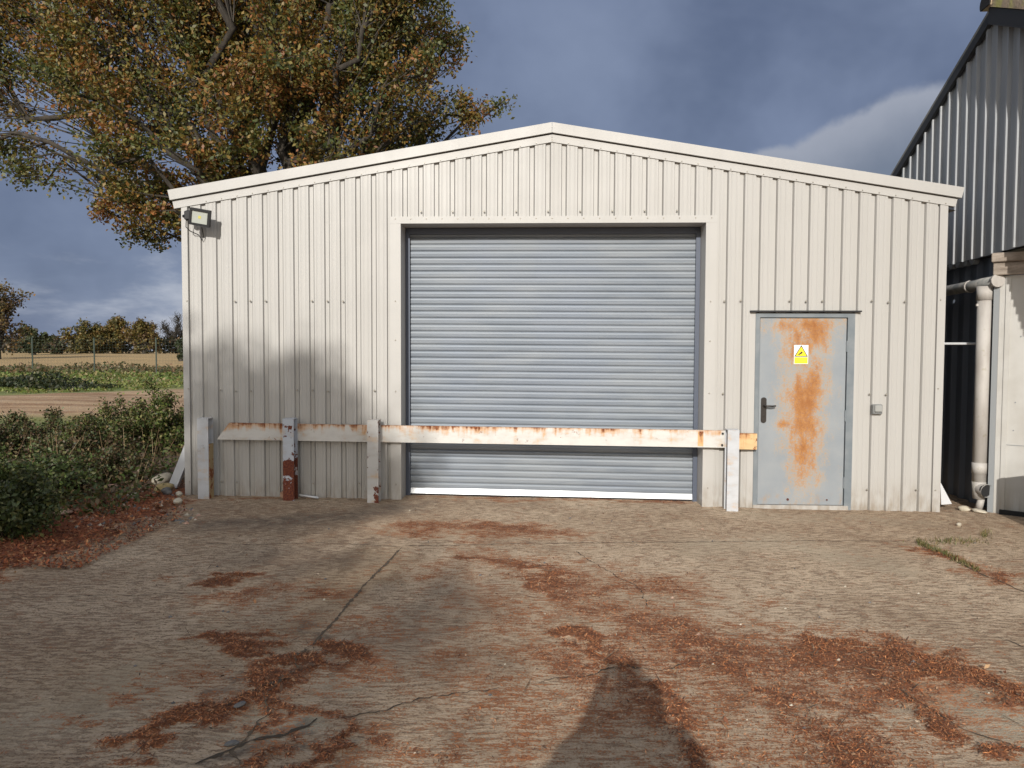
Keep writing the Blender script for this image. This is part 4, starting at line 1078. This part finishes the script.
# weeds and brambles on the bank left of the shed
def bramble(name, base, w, h, nst, nleaf, lsize, cols, label, cat='bush', group=None, dry=0):
    base = Vector(base); root = empty(name, base, 0, label, cat, group); st = MB(); C = []
    for i in range(nst):
        a = random.uniform(0, 6.28); rr = random.random()**.6*w
        e = Vector((rr*math.cos(a), rr*math.sin(a)*.8, h*(1-.55*(rr/w)**2)*random.uniform(.5, 1.25)))
        b0 = Vector((e.x*.35+random.uniform(-.1, .1), e.y*.35+random.uniform(-.1, .1), -.05))
        pth = bez(b0, Vector((e.x*.55, e.y*.55, e.z*random.uniform(.7, 1.4))), e, 7)
        st.tube(pth, [.007*(1-.1*k) for k in range(7)], 4, cap=False)
        n = int(nleaf/nst); t = RNG.uniform(.15, 1.02, n); A = np.array([list(p) for p in pth])
        f = t*5.999; k = np.clip(f.astype(int), 0, 5); pos = A[k]+(A[k+1]-A[k])*(f-k)[:, None]
        C.append(pos+RNG.normal(0, .055, (n, 3))*np.array([1, 1, .8]))
    C = np.concatenate(C); C[:, 2] = np.maximum(C[:, 2], .0)
    st.build('stem', mat('bramble_stem', base=(.055, .042, .028), rough=.9) if 'bramble_stem' not in bpy.data.materials else bpy.data.materials['bramble_stem'], root)
    quads_mesh('foliage', leaf_quads(C, lsize, cols, .4, .5, .62), LEAF, pick(cols, len(C), .55), root)
    return root
BRC = [(.035,.052,.016), (.052,.072,.022), (.07,.088,.027), (.105,.108,.038), (.14,.105,.048), (.07,.046,.026), (.11,.068,.037)]
GRC = [(.06,.095,.024), (.09,.125,.030), (.13,.155,.040), (.16,.15,.05), (.14,.10,.05), (.05,.07,.02)]
GB = 'bushes on the bank left of the shed'
def on(px, py):
    x, y = gxy(px, py, .05); return (x, y, gtop(x, y)-.02)
for (px, py, w, h, ns, nl, cols, lab) in [
    (158, 452, .85, .92, 38, 12500, GRC, 'tall fresh green bush against the left wall of the shed'),
    (122, 455, .95, .74, 34, 9500, GRC+BRC[3:5], 'yellowish green bush next to the tall green bush'),
    (82, 462, .95, .52, 34, 8500, BRC, 'dark bramble clump in the middle of the bank'),
    (42, 452, 1.1, .54, 36, 9500, BRC, 'dark green bramble behind the leftmost front bush'),
    (-4, 456, 1.2, .60, 36, 9500, BRC, 'bramble cut by the left edge, rising against the dirt strip'),
    (5, 532, .72, .52, 40, 9000, BRC[:4], 'dark low bush at the front left beside the red litter'),
    (-8, 500, 1.0, .62, 38, 9500, BRC[:4]+GRC[:2], 'mid-height leafy bush at the left edge behind the low front bush'),
    (48, 490, .75, .44, 34, 7000, BRC+GRC[:1], 'low tangled bramble between the front bush and the stones'),
    (105, 480, .65, .36, 30, 4200, BRC+[(.12,.08,.04)], 'low brownish bramble beside the flat pale stone')]:
    bramble('bramble_bush', on(px, py), w, h, ns, nl, .042, cols, lab, 'bush', GB)
# low plants between
n = 5200; c = []
while len(c) < n:
    x, y = gxy(random.uniform(-40, 186), random.uniform(428, 512), .05)
    if x < -3.9 and y < 17 and vnoise(np.array([x*1.7]), np.array([y*1.7]), 5)[0] > .33: c.append((x, y, gtop(x, y)+random.random()**1.6*.22))
tag(quads_mesh('ground_cover', leaf_quads(np.array(c), .06, BRC, .4, 1., .55), LEAF, pick(BRC+GRC+[(.13,.09,.045)], n)), kind='stuff')
# dry stalks
n = 110; b0 = []; 
while len(b0) < n:
    x, y = gxy(random.uniform(-40, 184), random.uniform(420, 500), .05)
    if x < -4.0 and y < 16: b0.append((x, y, gtop(x, y)))
b0 = np.array(b0); hh = RNG.uniform(.2, .62, n); tp = b0+np.stack([RNG.normal(0, .12, n), RNG.normal(0, .12, n), hh], -1); wv = np.stack([np.full(n, .004), RNG.normal(0, .002, n), np.zeros(n)], -1)
tag(quads_mesh('dry_stalks', np.stack([b0-wv, b0+wv, tp+wv*.4, tp-wv*.4], 1), DRYBIT, pick([(.20,.13,.07), (.14,.085,.045), (.28,.21,.12)], n)), kind='stuff')
# weeds in the right-hand joint and at the wall foot
def blades(name, P, h, cols):
    n = len(P); P = np.array(P); tp = P+np.stack([RNG.normal(0, .35, n)*h, RNG.normal(0, .35, n)*h, RNG.uniform(.5, 1.1, n)*h], -1)
    a = RNG.uniform(0, 6.28, n); wv = np.stack([np.cos(a), np.sin(a), a*0], -1)*.004
    return tag(quads_mesh(name, np.stack([P-wv, P+wv, tp+wv*.3, tp-wv*.3], 1), LEAF, pick(cols, n)), kind='stuff')
pts = []
for i in range(420):
    t = random.random()**1.5; x, y = gxy(918+t*62, 538+t*28+random.gauss(0, 1.2)); pts.append((x, y, yz(x, y)))
for i in range(160):
    x, y = gxy(random.gauss(952, 16), random.gauss(537, 1.5)); pts.append((x, y, yz(x, y)))
for i in range(60):
    x, y = gxy(random.gauss(985, 3), random.gauss(530, 2)); pts.append((x, y, yz(x, y)))
blades('joint_weeds', pts, .035, [(.09,.11,.03), (.15,.14,.05), (.22,.17,.08)])

# perimeter fence in the field
fx = [-35, -31, -27, -23, -19, -15]; FY = 48.5
fence = empty('wire_fence', (fx[0], FY, gtop(fx[0], FY)), 0, 'tall green wire mesh fence on thin posts crossing the field at left', 'fence')
FG = mat('dark_green_coated_steel', base=(.018, .035, .024), rough=.5)
for k, x in enumerate(fx):
    m_ = MB(); zz = gtop(x, FY)-gtop(fx[0], FY); m_.box(x-fx[0]-.032, x-fx[0]+.032, -.032, .032, zz-.1, zz+2.42); m_.tube([(x-fx[0], 0, zz+2.42), (x-fx[0], 0, zz+2.47)], .05, 6); m_.build('fence_post', FG, fence)
for a, b_ in zip(fx[:-1], fx[1:]):
    m_ = MB(); a_, bb = a-fx[0]+.05, b_-fx[0]-.05; z0 = gtop((a+b_)/2, FY)-gtop(fx[0], FY)+.05
    for k in range(13): m_.box(a_, bb, -.05, -.046, z0+k*.19, z0+k*.19+.005)
    for k in range(21):
        x = a_+(bb-a_)*k/20; m_.box(x, x+.004, -.046, -.042, z0, z0+2.29)
    m_.build('mesh_panel', FG, fence)

# ------------------------------------------------------------------ the photographer
def skin_obj(name, verts, edges, radii, m, parent=None, root=0, sub=2):
    me = bpy.data.meshes.new(name); me.from_pydata(verts, edges, []); me.materials.append(m)
    o = bpy.data.objects.new(name, me); COL.objects.link(o)
    if parent: o.parent = parent
    sk = o.modifiers.new('skin', 'SKIN'); sk.use_smooth_shade = True
    for i, r in enumerate(radii):
        d = me.skin_vertices[0].data[i]; d.radius = r if isinstance(r, tuple) else (r, r); d.use_root = (i == root)
    ss = o.modifiers.new('subdivision', 'SUBSURF'); ss.levels = sub; ss.render_levels = sub
    return o
SKINM = mat('skin', base=(.45, .27, .19), rough=.5); JACKET = mat('dark_jacket', base=(.03, .035, .05), rough=.85); JEAN = mat('blue_jeans', base=(.05, .07, .12), rough=.85); HAIR = mat('brown_hair', base=(.04, .025, .015), rough=.7)
per = empty('person', (-.12, -.42, -.04), 0, 'person in dark jacket, hooded to fill out the cast shadow, behind the camera, holding up a phone in both hands', 'person')
V_ = []; E_ = []; R_ = []
def chain(start, pts):
    prev = start
    for p, r in pts:
        V_.append(p); R_.append(r); i = len(V_)-1
        if prev is not None: E_.append((prev, i))
        prev = i
    return prev
pel = chain(None, [((0, 0, .98), (.165, .12))])
sp = chain(pel, [((0, .0, 1.14), (.15, .105)), ((0, .0, 1.30), (.235, .13)), ((0, -.01, 1.44), (.19, .10))])
hd_ = chain(sp, [((0, .0, 1.54), .058), ((0, .015, 1.62), (.068, .075)), ((0, .02, 1.70), (.078, .092)), ((0, .01, 1.78), (.065, .075))])
wr = {}
for s_ in (-1, 1):
    wr[s_] = chain(sp, [((s_*.19, -.01, 1.46), .075), ((s_*.29, .05, 1.30), .062), ((s_*.26, .13, 1.22), .066), ((s_*.14, .26, 1.40), .066), ((s_*.105, .345, 1.56), .029), ((s_*.09, .365, 1.60), (.03, .022))])
    chain(pel, [((s_*.10, 0, .90), .095), ((s_*.115, .02, .52), .062), ((s_*.12, -.01, .12), .043), ((s_*.12, -.01, .06), .045), ((s_*.13, .10, .035), .042), ((s_*.135, .17, .03), .034)])
    for k in range(4):
        z_ = 1.615+.022*k; chain(wr[s_], [((s_*.085, .375, z_), .010), ((s_*.080, .398, z_+.004), .009), ((s_*.060, .402, z_+.004), .0085), ((s_*.042-.004*s_*k, .400, z_+.003), .008)])
    chain(wr[s_], [((s_*.075, .352, 1.62), .011), ((s_*.055, .358, 1.645), .010), ((s_*.04, .363, 1.66), .009)])
body = skin_obj('body', V_, E_, R_, SKINM, per)
def garment(name, idxs, grow, m):
    mp = {i: k for k, i in enumerate(idxs)}
    return skin_obj(name, [V_[i] for i in idxs], [(mp[a], mp[b]) for a, b in E_ if a in mp and b in mp], [tuple(q+grow for q in (R_[i] if isinstance(R_[i], tuple) else (R_[i], R_[i]))) for i in idxs], m, body)
nb = lambda s_: wr[s_]
garment('jacket', [0, 1, 2, 3]+[i for s_ in (-1, 1) for i in range(wr[s_]-5, wr[s_]-1)], .042, JACKET)
skin_obj('shadow_fill_hood', [(0, -.03, 1.46), (-.0, -.03, 1.58), (-.0, -.02, 1.70), (0, -.01, 1.80)], [(0, 1), (1, 2), (2, 3)], [.19, .155, .145, .115], JACKET, body)  # added over the head to close a gap in the person's cast shadow
garment('jeans', [0]+[i for s_ in (-1, 1) for i in range(wr[s_]+1, wr[s_]+4)], .012, JEAN)
SHOE = mat('dark_shoe', base=(.03, .025, .02), rough=.6)
for s_ in (-1, 1):
    m_ = MB(); m_.box(s_*.125-.05, s_*.125+.05, -.085, .20, .0, .075, 0, .02); m_.build('shoe', SHOE, body)
EYEM = mat('eye', base=(.5, .5, .5), rough=.2); LIPM = mat('lips', base=(.35, .14, .11), rough=.5)
for s_ in (-1, 1):
    m_ = MB(); m_.tube([(s_*.032, .09, 1.70), (s_*.032, .104, 1.70)], [.013, .009], 8); m_.build('eye', EYEM, body)
    m_ = MB(); m_.tube([(s_*.078, .0, 1.70), (s_*.092, -.008, 1.70)], [.025, .022], 8); m_.build('ear', SKINM, body)
m_ = MB(); m_.tube([(0, .09, 1.69), (0, .125, 1.665), (0, .098, 1.655)], [.008, .013, .01], 6); m_.build('nose', SKINM, body)
m_ = MB(); m_.box(-.025, .025, .092, .104, 1.622, 1.632); m_.build('mouth', LIPM, body)
m_ = MB(); m_.box(-.078, .078, .383, .391, 1.605, 1.685, 0, .003); ph = m_.build('phone', BLACKM); ph.location = (-.12, -.42, -.04)
per.scale = (1.03, 1.0, 1.045); ph.scale = per.scale; co_y = .0
tag(ph, 'black phone held sideways in both hands by the person behind the camera', 'phone')

# ------------------------------------------------------------------ light, sky, camera
AZ, EL = R(10.2), R(23.5)
to_sun = Vector((-math.sin(AZ)*math.cos(EL), -math.cos(AZ)*math.cos(EL), math.sin(EL)))
sl_ = bpy.data.lights.new('sun', 'SUN'); sl_.energy = 3.7; sl_.angle = R(.55); sl_.color = (1., .95, .875)
so = bpy.data.objects.new('sun', sl_); COL.objects.link(so); so.rotation_euler = (-to_sun).to_track_quat('-Z', 'Y').to_euler(); so.location = (-5, -30, 20)
wd = bpy.data.worlds.new('World'); scene.world = wd; wd.use_nodes = True
g = NT(wd.node_tree); bg = wd.node_tree.nodes['Background']
STR = .10
sky = wd.node_tree.nodes.new('ShaderNodeTexSky'); sky.sky_type = 'NISHITA'; sky.sun_disc = False
sky.sun_elevation = EL; sky.sun_rotation = math.atan2(to_sun.x, to_sun.y); sky.air_density = 1.; sky.dust_density = 1.5; sky.ozone_density = 1.
d = g.n('ShaderNodeTexCoord', out=0)
x, y, z = g.sep(d)
zz = g.math('ADD', g.math('MAXIMUM', z, 0.), .22)
cp = g.n('ShaderNodeCombineXYZ', {0: g.math('DIVIDE', x, zz), 1: g.math('DIVIDE', y, zz), 2: 0.})
n1 = g.noise(cp, .75, 6, .55, .4); n2 = g.noise(g.scale(cp, (1.0, 1.6, 1)), 1.7, 7, .6, .3); n3 = g.noise(d, 3.2, 5, .55)
K = 1/STR
def kc(r, gg, b_): return tuple(v*K for v in s2l(r, gg, b_)[:3])+(1,)
dark = g.mix(g.step(n3, .32, .68), kc(80, 92, 118), kc(112, 124, 150))
dark = g.mix(g.math('MULTIPLY', g.step(n1, .42, .68), .6), dark, kc(126, 138, 162))
# brighter torn cloud low on the left
low = g.math('MULTIPLY', g.step(z, .22, .04), g.step(x, .1, -.35))
n4 = g.noise(g.scale(d, (4., 4., 10.)), 1., 6, .58, .2)
dark = g.mix(g.math('MULTIPLY', low, g.step(n4, .46, .64)), dark, kc(164, 170, 184))
# one cumulus head low on the right, soft top edge
def lob(ax, az_, rx, rz):
    a = g.math('DIVIDE', g.math('SUBTRACT', x, ax), rx); c = g.math('DIVIDE', g.math('SUBTRACT', z, az_), rz)
    return g.math('SUBTRACT', 1., g.math('SQRT', g.math('ADD', g.math('MULTIPLY', a, a), g.math('MULTIPLY', c, c))))
cu = g.math('MAXIMUM', lob(.46, .15, .17, .150), lob(.35, .13, .16, .12)); cu = g.math('MAXIMUM', cu, lob(.60, .2, .2, .12))
cu = g.math('ADD', cu, g.math('MULTIPLY', g.math('SUBTRACT', g.noise(d, 9, 5, .6), .5), .35))
cuc = g.mix(g.step(cu, .02, .55), kc(146, 151, 164), kc(106, 115, 132))
dark = g.mix(g.math('MULTIPLY', g.step(cu, -.01, .09), g.step(y, 0, .3)), dark, cuc)
rear = g.mix(g.step(n1, .36, .58), sky.outputs[0], (.78*K, .78*K, .78*K, 1))
front = g.step(y, -.35, .25)
fin = g.mix(front, rear, dark)
# thin bit of the clear sky shows through everywhere
fin = g.mix(.05, fin, sky.outputs[0])
wd.node_tree.links.new(fin, bg.inputs['Color']); bg.inputs['Strength'].default_value = STR

cd = bpy.data.cameras.new('camera'); co = bpy.data.objects.new('camera', cd); COL.objects.link(co)
cd.sensor_width = 36; cd.lens = 36*FPX/1024; cd.clip_start = .05; cd.clip_end = 6000
co.matrix_world = Matrix.Translation((0, 0, CAMH)) @ Matrix.Rotation(math.pi/2-PITCH, 4, 'X') @ Matrix.Rotation(ROLL, 4, 'Z')
scene.camera = co
scene.view_settings.view_transform = 'Standard'; scene.view_settings.look = 'None'; scene.view_settings.gamma = 1; scene.view_settings.exposure = 0.25
scene.cycles.max_bounces = 6; scene.cycles.transparent_max_bounces = 4
